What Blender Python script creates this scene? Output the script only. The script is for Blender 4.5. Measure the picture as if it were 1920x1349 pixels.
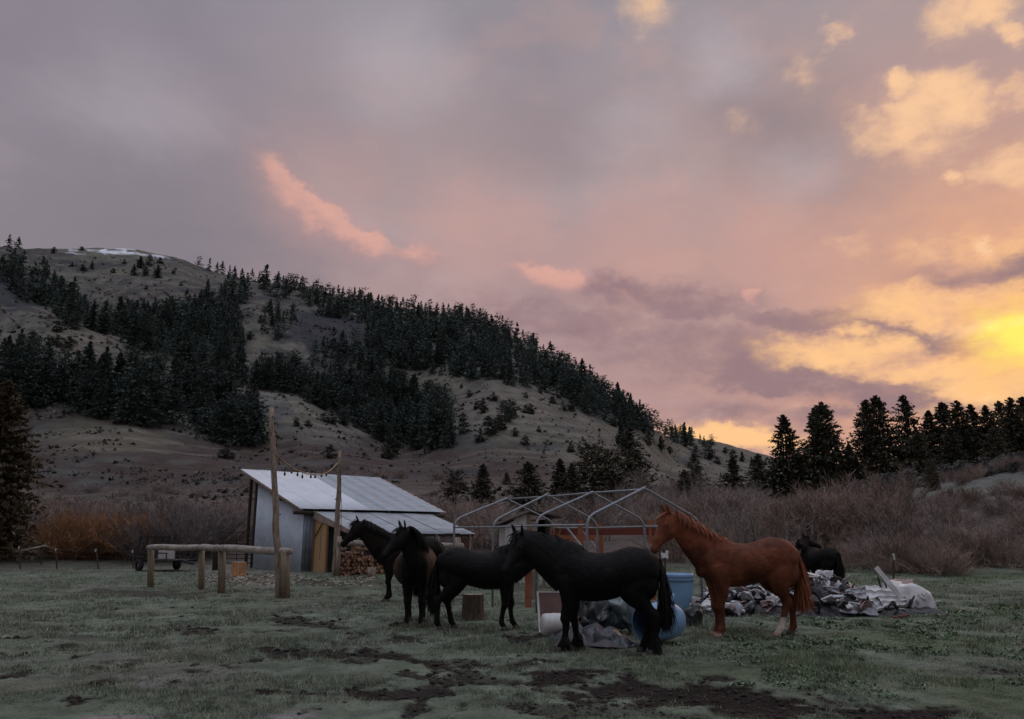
import bpy, math, random
import numpy as np
from mathutils import Vector, Matrix

for o in list(bpy.data.objects):
    bpy.data.objects.remove(o, do_unlink=True)
SC = bpy.context.scene
COL = SC.collection
RNG = np.random.default_rng(7)
random.seed(7)
PI = math.pi

# ------------------------------------------------------------------ camera
F, HZ, CZ = 1480.0, 1005.0, 1.7          # focal length in photo pixels, horizon row, eye height
TH = math.atan((HZ - 674.5) / F)
S_, C_ = math.sin(TH), math.cos(TH)
cam_d = bpy.data.cameras.new('camera')
cam_d.sensor_width = 36.0
cam_d.lens = 36.0 * F / 1920.0
cam_d.clip_start = 0.05
cam_d.clip_end = 12000
cam = bpy.data.objects.new('camera', cam_d)
COL.objects.link(cam)
cam.location = (0, 0, CZ)
cam.rotation_euler = (PI / 2 + TH, 0, 0)
SC.camera = cam

SC.view_settings.view_transform = 'Standard'
SC.view_settings.look = 'None'
SC.view_settings.exposure = 0.3
SC.view_settings.gamma = 1.0
SC.view_settings.use_curve_mapping = False
SC.render.engine = 'CYCLES'
SC.cycles.use_denoising = True
SC.cycles.max_bounces = 5
SC.cycles.diffuse_bounces = 3
SC.cycles.glossy_bounces = 3
SC.cycles.transparent_max_bounces = 4
SC.cycles.caustics_reflective = False
SC.cycles.caustics_refractive = False


def ray(u, v):
    a = (u - 960) / F
    b = (674.5 - v) / F
    return np.array([a, C_ - b * S_, S_ + b * C_])


def proj(p):
    p = np.asarray(p, float)
    x, y, z = p[..., 0], p[..., 1], p[..., 2] - CZ
    d = C_ * y + S_ * z
    up = -S_ * y + C_ * z
    return 960 + F * x / d, 674.5 - F * up / d


def G(u, v, z=0.0):
    r = ray(u, v)
    return r * ((z - CZ) / r[2]) + np.array([0, 0, CZ])


def P(u, v, y):
    r = ray(u, v)
    return r * (y / r[1]) + np.array([0, 0, CZ])


def azel(u, v):
    r = ray(u, v)
    return math.atan2(r[0], r[1]), math.atan2(r[2], math.hypot(r[0], r[1]))


def s2l(*c):
    c = np.array(c, float) / 255.0
    return tuple(np.where(c <= 0.04045, c / 12.92, ((c + 0.055) / 1.055) ** 2.4))


# ------------------------------------------------------------------ node expressions
class X:
    nt = None

    def __init__(s, k):
        s.k = k

    def _m(op, *a):
        n = X.nt.nodes.new('ShaderNodeMath')
        n.operation = op
        for i, q in enumerate(a):
            if isinstance(q, X):
                X.nt.links.new(q.k, n.inputs[i])
            else:
                n.inputs[i].default_value = float(q)
        return X(n.outputs[0])

    def __add__(s, o): return X._m('ADD', s, o)
    __radd__ = __add__
    def __sub__(s, o): return X._m('SUBTRACT', s, o)
    def __rsub__(s, o): return X._m('SUBTRACT', o, s)
    def __mul__(s, o): return X._m('MULTIPLY', s, o)
    __rmul__ = __mul__
    def __truediv__(s, o): return X._m('DIVIDE', s, o)
    def __rtruediv__(s, o): return X._m('DIVIDE', o, s)


def xmin(a, b): return X._m('MINIMUM', a, b)
def xmax(a, b): return X._m('MAXIMUM', a, b)
def clamp01(a): return xmin(xmax(a, 0.0), 1.0)


def sstep(e0, e1, x):
    n = X.nt.nodes.new('ShaderNodeMapRange')
    n.interpolation_type = 'SMOOTHSTEP'
    X.nt.links.new(x.k, n.inputs['Value'])
    n.inputs['From Min'].default_value = e0
    n.inputs['From Max'].default_value = e1
    return X(n.outputs[0])


def mixc(a, b, f, mode='MIX'):
    n = X.nt.nodes.new('ShaderNodeMix')
    n.data_type = 'RGBA'
    n.blend_type = mode
    for nm, q in ((6, a), (7, b)):
        if isinstance(q, X):
            X.nt.links.new(q.k, n.inputs[nm])
        else:
            n.inputs[nm].default_value = (*q, 1.0)
    if isinstance(f, X):
        X.nt.links.new(f.k, n.inputs[0])
    else:
        n.inputs[0].default_value = f
    return X(n.outputs[2])


def noise(vec, scale, detail=4, rough=0.5, dist=0.0, out='Fac', dims='3D'):
    n = X.nt.nodes.new('ShaderNodeTexNoise')
    n.noise_dimensions = dims
    if vec is not None:
        X.nt.links.new(vec.k, n.inputs['Vector'])
    n.inputs['Scale'].default_value = scale
    n.inputs['Detail'].default_value = detail
    n.inputs['Roughness'].default_value = rough
    n.inputs['Distortion'].default_value = dist
    return X(n.outputs[out])


def comb(x, y, z):
    n = X.nt.nodes.new('ShaderNodeCombineXYZ')
    for i, q in enumerate((x, y, z)):
        if isinstance(q, X):
            X.nt.links.new(q.k, n.inputs[i])
        else:
            n.inputs[i].default_value = q
    return X(n.outputs[0])


# ------------------------------------------------------------------ sky and sun
SUN_AZ, SUN_EL = azel(1925, 632)
world = bpy.data.worlds.new('World')
SC.world = world
world.use_nodes = True
world.cycles.sampling_method = 'MANUAL'
world.cycles.sample_map_resolution = 512
wn = world.node_tree
wn.nodes.clear()
X.nt = wn
tc = wn.nodes.new('ShaderNodeTexCoord')
sep = wn.nodes.new('ShaderNodeSeparateXYZ')
wn.links.new(tc.outputs['Generated'], sep.inputs[0])
dx, dy, dz = (X(sep.outputs[i]) for i in range(3))
zc = xmax(dz, 0.0)
az = X._m('ARCTAN2', dx, dy)
el = X._m('ARCSINE', dz)
# perspective-like cloud-deck coordinates
pl = comb(dx / (zc + 0.22), dy / (zc + 0.22), zc * 0.6)
pw = comb(az, el * 1.7, 0.0)
n1 = noise(pl, 1.5, 4, 0.55, 0.4)
n2 = noise(pl, 4.2, 4, 0.6)
wx = noise(pw, 7.0, 5, 0.62, 0.0, 'Color', '2D')
wsep = wn.nodes.new('ShaderNodeSeparateXYZ')
wn.links.new(wx.k, wsep.inputs[0])
wf = noise(pw, 24.0, 4, 0.6, 0.0, 'Color', '2D')
fsep = wn.nodes.new('ShaderNodeSeparateXYZ')
wn.links.new(wf.k, fsep.inputs[0])
fu, fv, n5 = X(fsep.outputs[0]) - 0.5, X(fsep.outputs[1]) - 0.5, X(fsep.outputs[2])
wu, wv, n3 = X(wsep.outputs[0]) - 0.5, X(wsep.outputs[1]) - 0.5, X(wsep.outputs[2])
sd = (math.cos(SUN_EL) * math.sin(SUN_AZ), math.cos(SUN_EL) * math.cos(SUN_AZ), math.sin(SUN_EL))
cosg = dx * sd[0] + dy * sd[1] + dz * sd[2]
gam = X._m('ARCCOSINE', xmin(cosg, 0.99999))      # angle from the sun


def D(a):
    return math.radians(a)


def ramp(x, lo, hi, stops):
    n = wn.nodes.new('ShaderNodeValToRGB')
    n.color_ramp.interpolation = 'EASE'
    while len(n.color_ramp.elements) < len(stops):
        n.color_ramp.elements.new(0.5)
    for e, (p, c) in zip(n.color_ramp.elements, stops):
        e.position = (p - lo) / (hi - lo)
        e.color = (*s2l(*c), 1.0)
    wn.links.new(((x - lo) / (hi - lo)).k, n.inputs[0])
    return X(n.outputs[0])


def curve(x, lo, hi, pts, ymax):
    n = wn.nodes.new('ShaderNodeFloatCurve')
    c = n.mapping.curves[0]
    while len(c.points) < len(pts):
        c.points.new(0.5, 0.5)
    for q, (px, py) in zip(c.points, pts):
        q.location = ((px - lo) / (hi - lo), py / ymax)
        q.handle_type = 'AUTO_CLAMPED'
    n.mapping.update()
    n.inputs['Factor'].default_value = 1.0
    wn.links.new(((x - lo) / (hi - lo)).k, n.inputs['Value'])
    return X(n.outputs[0]) * ymax


eln = el + wv * 0.10
near = ramp(eln, 0.0, D(80), ((0.0, (184, 146, 138)), (D(7), (174, 141, 140)), (D(15), (174, 147, 147)), (D(26), (164, 146, 149)), (D(40), (154, 149, 157)), (D(75), (204, 215, 234))))
cool = ramp(eln, 0.0, D(80), ((0.0, (144, 128, 130)), (D(8), (136, 126, 131)), (D(15), (136, 128, 135)), (D(28), (140, 132, 142)), (D(40), (146, 141, 152)), (D(75), (204, 215, 234))))
base = mixc(near, cool, sstep(D(36), D(62), gam))
base = mixc(base, s2l(120, 116, 128), sstep(0.50, 0.74, n1) * 0.40)
base = mixc(base, s2l(184, 170, 175), sstep(0.50, 0.28, n1) * 0.42)
base = mixc(base, s2l(200, 160, 150), sstep(0.46, 0.66, n2) * sstep(D(64), D(20), gam) * 0.36)
base = mixc(base, s2l(216, 160, 134), sstep(D(32), D(5), gam) * 0.42)
skyc = base

# coordinates for cloud patches: round, long bars (slanting down to the right)
qx, qy = az + wu * 0.085 + fu * 0.022, el + wv * 0.075 + fv * 0.020
Q1 = comb(qx * 0.72, qy, 0.0)
Q2 = comb(qx * 0.20, qy + qx * 0.10, 0.0)


def patch(Q, items, soft=0.9):
    """Largest of several soft patches; items are (u, v, radius in photo pixels, strength)."""
    acc = None
    for (u, v, w, a) in items:
        a0, e0 = azel(u, v)
        r = w / F
        n = wn.nodes.new('ShaderNodeVectorMath')
        n.operation = 'DISTANCE'
        wn.links.new(Q.k, n.inputs[0])
        n.inputs[1].default_value = (a0 * 0.72, e0, 0) if Q is Q1 else (a0 * 0.20, e0 + a0 * 0.10, 0)
        m = wn.nodes.new('ShaderNodeMapRange')
        m.interpolation_type = 'SMOOTHSTEP'
        wn.links.new(n.outputs['Value'], m.inputs['Value'])
        m.inputs['From Min'].default_value = r * (1 + 0.5 * soft)
        m.inputs['From Max'].default_value = r * (0.55 - 0.45 * soft)
        m.inputs['To Max'].default_value = a
        acc = X(m.outputs[0]) if acc is None else xmax(acc, X(m.outputs[0]))
    return acc


tex = (n3 - 0.5) * 1.7 + (n5 - 0.5) * 0.75


def lit(mask, lo=0.0, hi=1.25):
    """Break a soft patch up with the cloud texture."""
    return sstep(lo, hi, mask + tex) * clamp01(mask * 1.8)


skyc = mixc(skyc, s2l(244, 180, 136), sstep(D(18), D(2), gam) * clamp01(tex * 0.6 + 0.55))
# broad soft shade of the deck
skyc = mixc(skyc, s2l(124, 119, 128), patch(Q1, ((330, 420, 150, .42), (1040, 250, 130, .34), (1480, 240, 90, .5), (1380, 190, 70, .35), (1560, 330, 80, .3), (60, 60, 120, .2), (1330, 60, 60, .2)), 1.3))
skyc = mixc(skyc, s2l(190, 182, 189), patch(Q1, ((740, 120, 90, .35), (1340, 120, 60, .40), (250, 190, 90, .25), (1500, 320, 60, .3), (1180, 230, 60, .25)), 1.3))
skyc = mixc(skyc, s2l(206, 158, 148), patch(Q1, ((900, 430, 110, .4), (1180, 470, 110, .45), (1450, 470, 110, .4), (650, 330, 80, .25)), 1.3))
# mauve bars low on the right
bars = patch(Q2, ((1290, 572, 40, .75), (1270, 655, 66, .7), (1500, 602, 32, .75), (1690, 634, 22, 1.0), (1440, 698, 34, 1.0), (1560, 712, 24, .9),
                  (1740, 740, 38, 1.1), (1640, 724, 30, 1.0), (1850, 752, 26, .9), (1560, 780, 22, .6), (1930, 510, 40, .8), (1040, 600, 66, .6), (1380, 765, 22, .5), (1150, 548, 32, .6)), 1.1)
skyc = mixc(skyc, s2l(148, 121, 126), lit(bars, -.2, 1.0) * 0.95)
# lit gaps
gaps = patch(Q2, ((1580, 662, 34, 1.1), (1740, 688, 30, 1.1), (1840, 716, 32, .9), (1400, 828, 34, 1.1), (1870, 465, 40, .5), (1820, 580, 44, .8), (1700, 600, 30, .6), (1900, 770, 26, .8)), 1.1)
skyc = mixc(skyc, s2l(255, 200, 142), lit(gaps, .05, 1.15) * 0.95)
skyc = mixc(skyc, s2l(252, 194, 112), patch(Q1, ((1925, 634, 64, .92),), 1.2))
skyc = mixc(skyc, s2l(255, 238, 108), patch(Q1, ((1915, 634, 40, .97),), .9))
# the long pink streak above the ridge and its puffs: centre line, half width, strength
STK = ((440, 285, 22, 0), (480, 305, 28, .30), (520, 337, 27, .75), (570, 375, 21, .9), (640, 412, 16, .92), (700, 440, 15, .9), (735, 452, 9, .45), (790, 456, 14, .75),
       (828, 466, 8, .25), (880, 490, 8, 0), (955, 502, 10, .3), (1000, 508, 15, .7), (1055, 511, 17, .9), (1092, 518, 13, .7), (1130, 532, 8, .05), (1190, 566, 8, .3),
       (1240, 572, 6, 0), (1385, 545, 6, .1), (1415, 547, 10, .85), (1442, 552, 6, .1), (1470, 560, 5, 0))
pa = [azel(u, v) for (u, v, w, a) in STK]
lo, hi = pa[0][0] - 0.02, pa[-1][0] + 0.02
ax = az + wu * 0.04 + fu * 0.02
cen = curve(ax, lo, hi, [(q[0], q[1]) for q in pa], 0.6)
hw = curve(ax, lo, hi, [(q[0], s[2] / F) for q, s in zip(pa, STK)], 0.04)
amp = curve(ax, lo, hi, [(q[0], s[3]) for q, s in zip(pa, STK)], 1.0)
dd = (el + wv * 0.05 + fv * 0.026 - cen) / (hw * 0.72)
inside = X._m('GREATER_THAN', az, lo) * X._m('LESS_THAN', az, hi)
skyc = mixc(skyc, s2l(146, 130, 136), sstep(-9.0, -1.5, dd) * sstep(0.6, -1.2, dd) * amp * inside * 0.55)
skyc = mixc(skyc, s2l(196, 150, 146), sstep(3.2, -0.5, dd) * sstep(-7.0, 0.0, dd) * amp * inside * 0.5)
skyc = mixc(skyc, s2l(222, 168, 153), 0.80 * lit(sstep(1.7, -0.1, dd) * sstep(-4.5, 0.2, dd) * amp * inside, -.05, 1.2))
# lit puffs high on the right
puffs = patch(Q1, ((1650, 245, 46, .8), (1700, 225, 56, .95), (1765, 190, 60, 1.0), (1810, 190, 44, .9), (1740, 265, 64, .7), (1688, 152, 26, .85), (1562, 60, 30, .95),
                   (1800, 20, 54, .9), (1855, 0, 48, .95), (1815, 324, 19, .95), (1895, 315, 42, .9), (1905, 175, 36, .85), (1846, 445, 15, .9), (1915, 40, 24, .8),
                   (1505, 126, 34, .5), (1395, 247, 32, .4), (1220, 4, 54, .5), (1600, 462, 34, .5), (1735, 475, 40, .55)), 1.15)
skyc = mixc(skyc, s2l(248, 200, 156), lit(puffs, .02, 1.25) * 0.95)
nish = wn.nodes.new('ShaderNodeTexSky')
nish.sky_type = 'NISHITA'
nish.sun_disc = False
nish.sun_elevation = SUN_EL
nish.sun_rotation = SUN_AZ
clear = mixc((0, 0, 0), X(nish.outputs[0]), 0.06)               # the clear sky behind the deck
skyc = mixc(skyc, clear, clamp01(sstep(0.56, 0.80, n2)) * 0.10)
up = sstep(D(34), D(66), el)                 # thinner, brighter deck overhead
fac = up * 0.52 + 0.84
skyc = mixc(skyc, comb(fac, fac, fac), 1.0, 'MULTIPLY')
bg = wn.nodes.new('ShaderNodeBackground')
wn.links.new(skyc.k, bg.inputs[0])
bg.inputs[1].default_value = 1.0
wo = wn.nodes.new('ShaderNodeOutputWorld')
wn.links.new(bg.outputs[0], wo.inputs[0])

sun_d = bpy.data.lights.new('sun', 'SUN')
sun_d.energy = 0.25
sun_d.angle = math.radians(24)
sun_d.color = (1.0, 0.62, 0.36)
sun = bpy.data.objects.new('sun', sun_d)
COL.objects.link(sun)
sun.rotation_euler = Vector(sd).to_track_quat('Z', 'Y').to_euler()

# ------------------------------------------------------------------ helpers
def tag(o, label=None, cat=None, group=None, kind=None):
    if label: o['label'] = label
    if cat: o['category'] = cat
    if group: o['group'] = group
    if kind: o['kind'] = kind
    return o


def empty(name, loc=(0, 0, 0), rz=0.0, label=None, cat=None, group=None):
    o = bpy.data.objects.new(name, None)
    o.empty_display_size = 0.1
    COL.objects.link(o)
    o.location = loc
    o.rotation_euler = (0, 0, rz)
    return tag(o, label, cat, group)


def mesh_arrays(name, verts, faces, cols=None, smooth=False):
    """Mesh from numpy arrays; faces (M,3) or (M,4); cols (N,3) point colours."""
    verts = np.asarray(verts, np.float32)
    faces = np.asarray(faces, np.int32)
    me = bpy.data.meshes.new(name)
    me.vertices.add(len(verts))
    me.vertices.foreach_set('co', verts.ravel())
    k = faces.shape[1]
    me.loops.add(faces.size)
    me.loops.foreach_set('vertex_index', faces.ravel())
    me.polygons.add(len(faces))
    me.polygons.foreach_set('loop_start', np.arange(0, faces.size, k, dtype=np.int32))
    me.polygons.foreach_set('loop_total', np.full(len(faces), k, np.int32))
    if smooth:
        me.polygons.foreach_set('use_smooth', np.ones(len(faces), bool))
    if cols is not None:
        at = me.color_attributes.new('col', 'FLOAT_COLOR', 'POINT')
        c4 = np.ones((len(verts), 4), np.float32)
        c4[:, :3] = cols
        at.data.foreach_set('color', c4.ravel())
    me.update(calc_edges=True)
    return me


def add(name, me, mat, parent=None, loc=(0, 0, 0), rot=(0, 0, 0), scale=(1, 1, 1)):
    o = bpy.data.objects.new(name, me)
    COL.objects.link(o)
    if mat is not None and len(me.materials) == 0:
        me.materials.append(mat)
    o.parent = parent
    o.location = loc
    o.rotation_euler = rot
    o.scale = scale if hasattr(scale, '__len__') else (scale,) * 3
    return o


def unit(v):
    v = np.asarray(v, float)
    return v / (np.linalg.norm(v) + 1e-12)


class MB:
    """Collects boxes, tubes, lathes and sheets of ONE piece into one mesh."""

    def __init__(s):
        s.v, s.f = [], []

    def _add(s, vs, fs):
        k = len(s.v)
        s.v += [tuple(map(float, q)) for q in vs]
        s.f += [tuple(i + k for i in f) for f in fs]
        return s

    def box(s, c, size, ax=None, rz=0.0):
        """Box centred at c; ax optional 3x3 rows of axes."""
        A = np.eye(3) if ax is None else np.asarray(ax, float)
        if rz:
            A = np.array([[math.cos(rz), math.sin(rz), 0], [-math.sin(rz), math.cos(rz), 0], [0, 0, 1]])
        h = np.array(size, float) / 2
        vs = [np.array(c) + sx * h[0] * A[0] + sy * h[1] * A[1] + sz * h[2] * A[2]
              for sx in (-1, 1) for sy in (-1, 1) for sz in (-1, 1)]
        return s._add(vs, [(0, 1, 3, 2), (4, 6, 7, 5), (0, 4, 5, 1), (2, 3, 7, 6), (0, 2, 6, 4), (1, 5, 7, 3)])

    def beam(s, a, b, w, h, up=(0, 0, 1)):
        a, b = np.asarray(a, float), np.asarray(b, float)
        t = unit(b - a)
        sd_ = unit(np.cross(up, t)) if abs(np.dot(unit(up), t)) < 0.99 else np.array([1.0, 0, 0])
        u = np.cross(t, sd_)
        return s.box((a + b) / 2, (np.linalg.norm(b - a), w, h), (t, sd_, u))

    def tube(s, pts, rad, n=8, cap=True, jit=0.0):
        pts = [np.asarray(p, float) for p in pts]
        k = len(pts)
        rad = [rad] * k if not hasattr(rad, '__len__') else rad
        ref = None
        vs, fs = [], []
        for i in range(k):
            t = unit(pts[min(i + 1, k - 1)] - pts[max(i - 1, 0)])
            if ref is None:
                ref = unit(np.cross(t, (0, 0, 1)) if abs(t[2]) < 0.9 else np.cross(t, (0, 1, 0)))
            ref = unit(ref - t * np.dot(ref, t))
            b = np.cross(t, ref)
            for j in range(n):
                a = 2 * PI * j / n
                r = rad[i] * (1 + jit * (random.random() - .5))
                vs.append(pts[i] + (ref * math.cos(a) + b * math.sin(a)) * r)
        for i in range(k - 1):
            for j in range(n):
                j2 = (j + 1) % n
                fs.append((i * n + j, i * n + j2, (i + 1) * n + j2, (i + 1) * n + j))
        if cap:
            fs.append(tuple(range(n))[::-1])
            fs.append(tuple((k - 1) * n + j for j in range(n)))
        return s._add(vs, fs)

    def lathe(s, prof, n=24, c=(0, 0, 0), ax=None):
        A = np.eye(3) if ax is None else np.asarray(ax, float)
        vs, fs = [], []
        for (r, z) in prof:
            for j in range(n):
                a = 2 * PI * j / n
                vs.append(np.array(c) + A[0] * r * math.cos(a) + A[1] * r * math.sin(a) + A[2] * z)
        for i in range(len(prof) - 1):
            for j in range(n):
                j2 = (j + 1) % n
                fs.append((i * n + j, i * n + j2, (i + 1) * n + j2, (i + 1) * n + j))
        return s._add(vs, fs)

    def sheet(s, fn, nu, nv):
        vs = [fn(i / nu, j / nv) for i in range(nu + 1) for j in range(nv + 1)]
        fs = [(i * (nv + 1) + j, (i + 1) * (nv + 1) + j, (i + 1) * (nv + 1) + j + 1, i * (nv + 1) + j + 1) for i in range(nu) for j in range(nv)]
        return s._add(vs, fs)

    def mesh(s, name, smooth=False):
        me = bpy.data.meshes.new(name)
        me.from_pydata(s.v, [], s.f)
        if smooth:
            for p in me.polygons:
                p.use_smooth = True
        me.update()
        return me

    def build(s, name, mat, parent=None, smooth=False, bevel=0.0, solid=0.0):
        o = add(name, s.mesh(name, smooth), mat, parent)
        if solid:
            m = o.modifiers.new('thickness', 'SOLIDIFY')
            m.thickness = solid
            m.offset = 0
        if bevel:
            m = o.modifiers.new('bevel', 'BEVEL')
            m.width = bevel
            m.segments = 2
            m.limit_method = 'ANGLE'
        return o


# vectorised value noise
_PERM = np.random.default_rng(3).random((64, 64, 64)).astype(np.float32)


def vnoise(p):
    p = np.asarray(p, np.float64)
    i = np.floor(p).astype(int)
    f = p - i
    f = f * f * (3 - 2 * f)
    i &= 63
    j = (i + 1) & 63
    x0, y0, z0 = i[..., 0], i[..., 1], i[..., 2]
    x1, y1, z1 = j[..., 0], j[..., 1], j[..., 2]
    fx, fy, fz = f[..., 0], f[..., 1], f[..., 2]
    a = _PERM[x0, y0, z0] * (1 - fx) + _PERM[x1, y0, z0] * fx
    b = _PERM[x0, y1, z0] * (1 - fx) + _PERM[x1, y1, z0] * fx
    c = _PERM[x0, y0, z1] * (1 - fx) + _PERM[x1, y0, z1] * fx
    d = _PERM[x0, y1, z1] * (1 - fx) + _PERM[x1, y1, z1] * fx
    return (a * (1 - fy) + b * fy) * (1 - fz) + (c * (1 - fy) + d * fy) * fz


def fbm(x, y, z=0.0, scale=1.0, oct=4, rough=0.5):
    x, y = np.asarray(x, float), np.asarray(y, float)
    z = np.zeros_like(x) + z
    tot, amp, s = 0, 1.0, 0.0
    for k in range(oct):
        q = np.stack([x, y, z], -1) * (scale * 2 ** k) + 17.3 * k
        tot = tot + amp * vnoise(q)
        s += amp
        amp *= rough
    return tot / s


def sst(a, b, x):
    t = np.clip((x - a) / (b - a), 0, 1)
    return t * t * (3 - 2 * t)


# ------------------------------------------------------------------ materials
def material(name, c1, c2=None, scale=8.0, rough=0.8, bump=0.0, bscale=None, metal=0.0, detail=5, stretch=(1, 1, 1), attr=False,
             spec=0.35, lo=0.35, hi=0.65, coord='Object', spots=None, obj_var=0.0, sheen=0.0, bdist=0.02, big=0.0):
    m = bpy.data.materials.new(name)
    m.use_nodes = True
    nt = m.node_tree
    X.nt = nt
    b = nt.nodes['Principled BSDF']
    b.inputs['Roughness'].default_value = rough
    b.inputs['Metallic'].default_value = metal
    b.inputs['Specular IOR Level'].default_value = spec
    if sheen:
        b.inputs['Sheen Weight'].default_value = sheen
        b.inputs['Sheen Roughness'].default_value = 0.4
    tcn = nt.nodes.new('ShaderNodeTexCoord')
    mp = nt.nodes.new('ShaderNodeMapping')
    mp.inputs['Scale'].default_value = stretch
    nt.links.new(tcn.outputs[coord], mp.inputs[0])
    vec = X(mp.outputs[0])
    nz = noise(vec, scale, detail, 0.6)
    if attr:
        at = nt.nodes.new('ShaderNodeVertexColor')
        at.layer_name = 'col'
        base_ = X(at.outputs[0])
        k = sstep(lo, hi, nz)
        if big:
            k = clamp01(k * 0.55 + sstep(0.36, 0.64, noise(vec, big, 7, 0.7)) * 0.45)
        col = mixc(mixc(base_, (0.55, 0.55, 0.55), 1.0, 'MULTIPLY'), mixc(base_, (1.4, 1.4, 1.4), 1.0, 'MULTIPLY'), k)
    else:
        col = mixc(c1, c2 if c2 is not None else c1, sstep(lo, hi, nz))
    if spots:
        sc_, col_s, lo_s, hi_s, amt = spots
        nz2 = noise(vec, sc_, 6, 0.65, 0.3)
        col = mixc(col, col_s, sstep(lo_s, hi_s, nz2) * amt)
    if obj_var:
        oi = nt.nodes.new('ShaderNodeObjectInfo')
        rv = X(oi.outputs['Random'])
        g = rv * (2 * obj_var) + (1 - obj_var)
        col = mixc(col, comb(g, g, g), 1.0, 'MULTIPLY')
    nt.links.new(col.k, b.inputs['Base Color'])
    if bump:
        bn = nt.nodes.new('ShaderNodeBump')
        bn.inputs['Strength'].default_value = bump
        bn.inputs['Distance'].default_value = bdist
        nb = noise(vec, bscale or scale * 3, 5, 0.65)
        nt.links.new(nb.k, bn.inputs['Height'])
        if big and big < 1:
            b2 = nt.nodes.new('ShaderNodeBump')
            b2.inputs['Strength'].default_value = 0.8
            b2.inputs['Distance'].default_value = 0.7
            nt.links.new(noise(vec, big * 1.6, 8, 0.7).k, b2.inputs['Height'])
            nt.links.new(b2.outputs[0], bn.inputs['Normal'])
        nt.links.new(bn.outputs[0], b.inputs['Normal'])
    return m


M = {}
M['terrain'] = material('terrain', None, attr=True, scale=2.2, detail=9, rough=0.95, bump=0.9, bscale=9.0, spec=0.1, lo=0.3, hi=0.7, bdist=0.05, big=0.16)
M['grass'] = material('grass', None, attr=True, scale=3.0, rough=0.75, spec=0.2)
M['mud'] = material('mud', (0.018, 0.014, 0.012), (0.045, 0.035, 0.029), 12, rough=0.85, bump=0.5, spec=0.3)
M['needles'] = material('needles', None, attr=True, scale=0.7, rough=0.8, spec=0.15, obj_var=0.3)
M['bark'] = material('bark', (0.10, 0.075, 0.055), (0.045, 0.033, 0.026), 9, rough=0.9, bump=0.6)
M['twig'] = material('twig', None, attr=True, scale=0.9, rough=0.85, spec=0.15, obj_var=0.22)
M['peeled'] = material('peeled', (0.36, 0.29, 0.22), (0.17, 0.135, 0.105), 7, rough=0.8, bump=0.4, stretch=(3, 3, .6), spots=(5, (0.10, 0.075, 0.06), .52, .66, .8))
M['rail'] = material('rail', (0.30, 0.225, 0.15), (0.19, 0.14, 0.095), 6, rough=0.8, bump=0.3, spots=(9, (0.10, 0.08, 0.06), .55, .7, .6))
M['railtop'] = material('railtop', (0.40, 0.37, 0.33), (0.24, 0.20, 0.16), 7, rough=0.85, bump=0.3)
M['post'] = material('post', (0.245, 0.205, 0.135), (0.16, 0.13, 0.09), 5, rough=0.8, bump=0.3, stretch=(4, 4, .7))
M['darkwood'] = material('darkwood', (0.035, 0.028, 0.024), (0.06, 0.048, 0.04), 8, rough=0.9, bump=0.4)
M['redwood'] = material('redwood', (0.20, 0.052, 0.034), (0.125, 0.034, 0.025), 8, rough=0.7, bump=0.2, stretch=(2, 2, 2), spots=(14, (0.30, 0.16, 0.11), .6, .72, .5))
M['orangewood'] = material('orangewood', (0.36, 0.135, 0.070), (0.25, 0.09, 0.05), 7, rough=0.75, bump=0.25, stretch=(6, 6, .8))
M['osb'] = material('osb', (0.56, 0.39, 0.20), (0.36, 0.235, 0.11), 24, rough=0.75, bump=0.2, detail=3, stretch=(1, 1, .8))
M['lumber'] = material('lumber', (0.30, 0.155, 0.075), (0.20, 0.10, 0.05), 6, rough=0.75, bump=0.2, stretch=(6, 6, .7))
M['firewood'] = material('firewood', (0.40, 0.245, 0.155), (0.15, 0.085, 0.055), 11, rough=0.85, bump=0.4, obj_var=0.5)
M['splitwood'] = material('splitwood', (0.55, 0.30, 0.15), (0.34, 0.17, 0.085), 7, rough=0.85, bump=0.5, stretch=(4, 4, .6))
M['chips'] = material('chips', (0.46, 0.38, 0.31), (0.26, 0.21, 0.17), 14, rough=0.9, obj_var=0.4)
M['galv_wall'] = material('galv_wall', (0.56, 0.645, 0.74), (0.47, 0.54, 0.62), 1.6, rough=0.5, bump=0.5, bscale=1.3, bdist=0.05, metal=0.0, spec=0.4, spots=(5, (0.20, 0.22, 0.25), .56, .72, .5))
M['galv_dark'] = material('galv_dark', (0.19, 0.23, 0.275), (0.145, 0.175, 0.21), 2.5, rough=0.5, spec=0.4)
M['roof_white'] = material('roof_white', (0.74, 0.79, 0.85), (0.66, 0.715, 0.775), 1.4, rough=0.4, spec=0.5, bump=0.35, bscale=1.6, bdist=0.03, spots=(7, (0.46, 0.47, 0.48), .60, .74, .5))
M['roof_grey'] = material('roof_grey', (0.40, 0.46, 0.51), (0.33, 0.385, 0.43), 1.1, rough=0.45, spec=0.5, bump=0.35, bscale=1.6, bdist=0.03, stretch=(1, 3, 1), spots=(2.5, (0.24, 0.27, 0.29), .55, .75, .5))
M['roof_lean'] = material('roof_lean', (0.40, 0.445, 0.48), (0.28, 0.31, 0.335), 1.2, rough=0.5, spec=0.45, stretch=(1, 2.5, 1), spots=(3.0, (0.20, 0.175, 0.15), .58, .75, .55))
M['rust'] = material('rust', (0.26, 0.17, 0.12), (0.36, 0.31, 0.28), 3.5, rough=0.8, bump=0.1)
M['galv_pipe'] = material('galv_pipe', (0.32, 0.34, 0.36), (0.22, 0.235, 0.255), 9, rough=0.45, metal=0.25, spec=0.5, spots=(3, (0.16, 0.12, 0.10), .60, .72, .7))
M['black_steel'] = material('black_steel', (0.018, 0.018, 0.02), (0.035, 0.03, 0.028), 10, rough=0.6)
M['rusty_steel'] = material('rusty_steel', (0.075, 0.045, 0.035), (0.045, 0.032, 0.028), 12, rough=0.75)
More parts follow.
